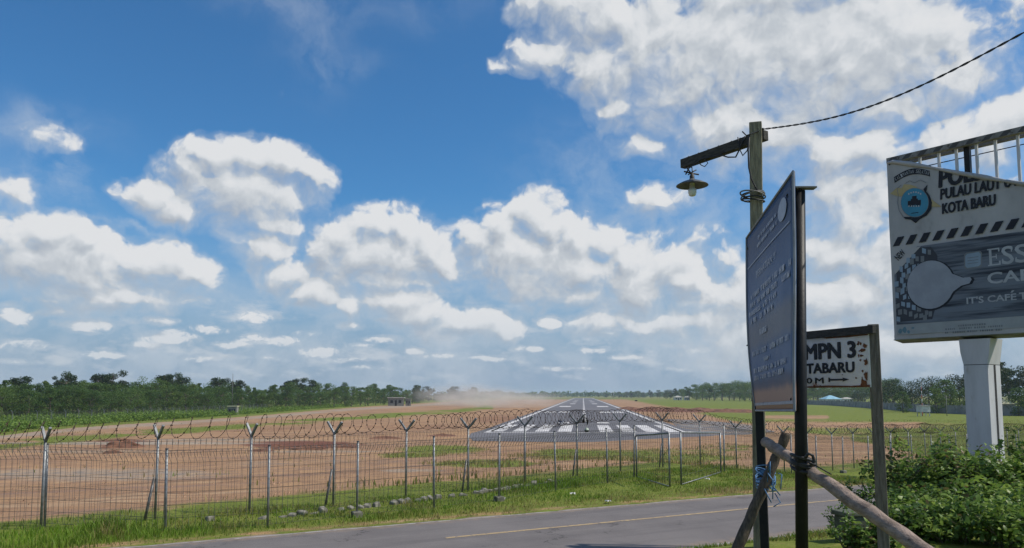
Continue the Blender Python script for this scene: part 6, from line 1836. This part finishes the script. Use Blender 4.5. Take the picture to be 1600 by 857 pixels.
# ------------------------------------------------------------------ dust and air
def dust():
    m = bpy.data.materials.new("dust"); m.use_nodes = True; nt = m.node_tree; nt.nodes.clear()
    out = nt.nodes.new('ShaderNodeOutputMaterial'); pv = nt.nodes.new('ShaderNodeVolumePrincipled')
    pv.inputs['Color'].default_value = (1.0, .93, .85, 1); pv.inputs['Anisotropy'].default_value = .2
    tcn = nt.nodes.new('ShaderNodeTexCoord'); o = tcn.outputs['Object']
    n = noise(nt, vmath(nt, 'MULTIPLY', o, (2.6, 2.0, 1.2)), 1.3, 4, .6)
    r_ = vmath(nt, 'LENGTH', o, out=1)
    fall = smooth(nt, r_, .25, 1.0, 1.0, 0.0)
    dn = math_node(nt, 'MULTIPLY', math_node(nt, 'MULTIPLY', fall, smooth(nt, n, .30, .72)), DUST)
    nt.links.new(dn, pv.inputs['Density']); nt.links.new(pv.outputs[0], out.inputs['Volume'])
    b = MB(); n_, k_ = 24, 12; vs = []
    for j in range(k_ + 1):
        ph = math.pi * j / k_
        for i in range(n_):
            a = 2 * math.pi * i / n_; vs.append((math.sin(ph) * math.cos(a), math.sin(ph) * math.sin(a), math.cos(ph)))
    b.add(vs, [((j + 1) * n_ + i, (j + 1) * n_ + (i + 1) % n_, j * n_ + (i + 1) % n_, j * n_ + i) for j in range(k_) for i in range(n_)])
    for k, (u, Y, rx, ry, rz) in enumerate(((782, 330, 36, 18, 5.5), (728, 390, 34, 18, 8.0))):
        if k == 0: o_ = b.build("dust_cloud", m); 
        else: o_ = bpy.data.objects.new("dust_cloud", o_.data); COL.objects.link(o_)
        g = at_depth(u, Y); o_.location = g + Vector((0, 0, rz * .62)); o_.scale = (rx, ry, rz)
        tag(o_, "tan dust cloud drifting low over the bare ground left of the runway" if k == 0 else "thinner, taller veil of brown dust against the far grove", "dust", kind='stuff')
DUST = .10
dust()
def haze():
    m = bpy.data.materials.new("haze"); m.use_nodes = True; nt = m.node_tree; nt.nodes.clear()
    out = nt.nodes.new('ShaderNodeOutputMaterial'); pv = nt.nodes.new('ShaderNodeVolumePrincipled')
    pv.inputs['Color'].default_value = (.72, .86, 1.0, 1); pv.inputs['Density'].default_value = HAZE
    nt.links.new(pv.outputs[0], out.inputs['Volume'])
    b = MB(); b.box((0, 0, 13), (8400, 8400, 34))
    o = b.build("haze", m)
    tag(o, "pale blue haze over the far field and woods", "haze", kind='stuff')
HAZE = .00014
haze()
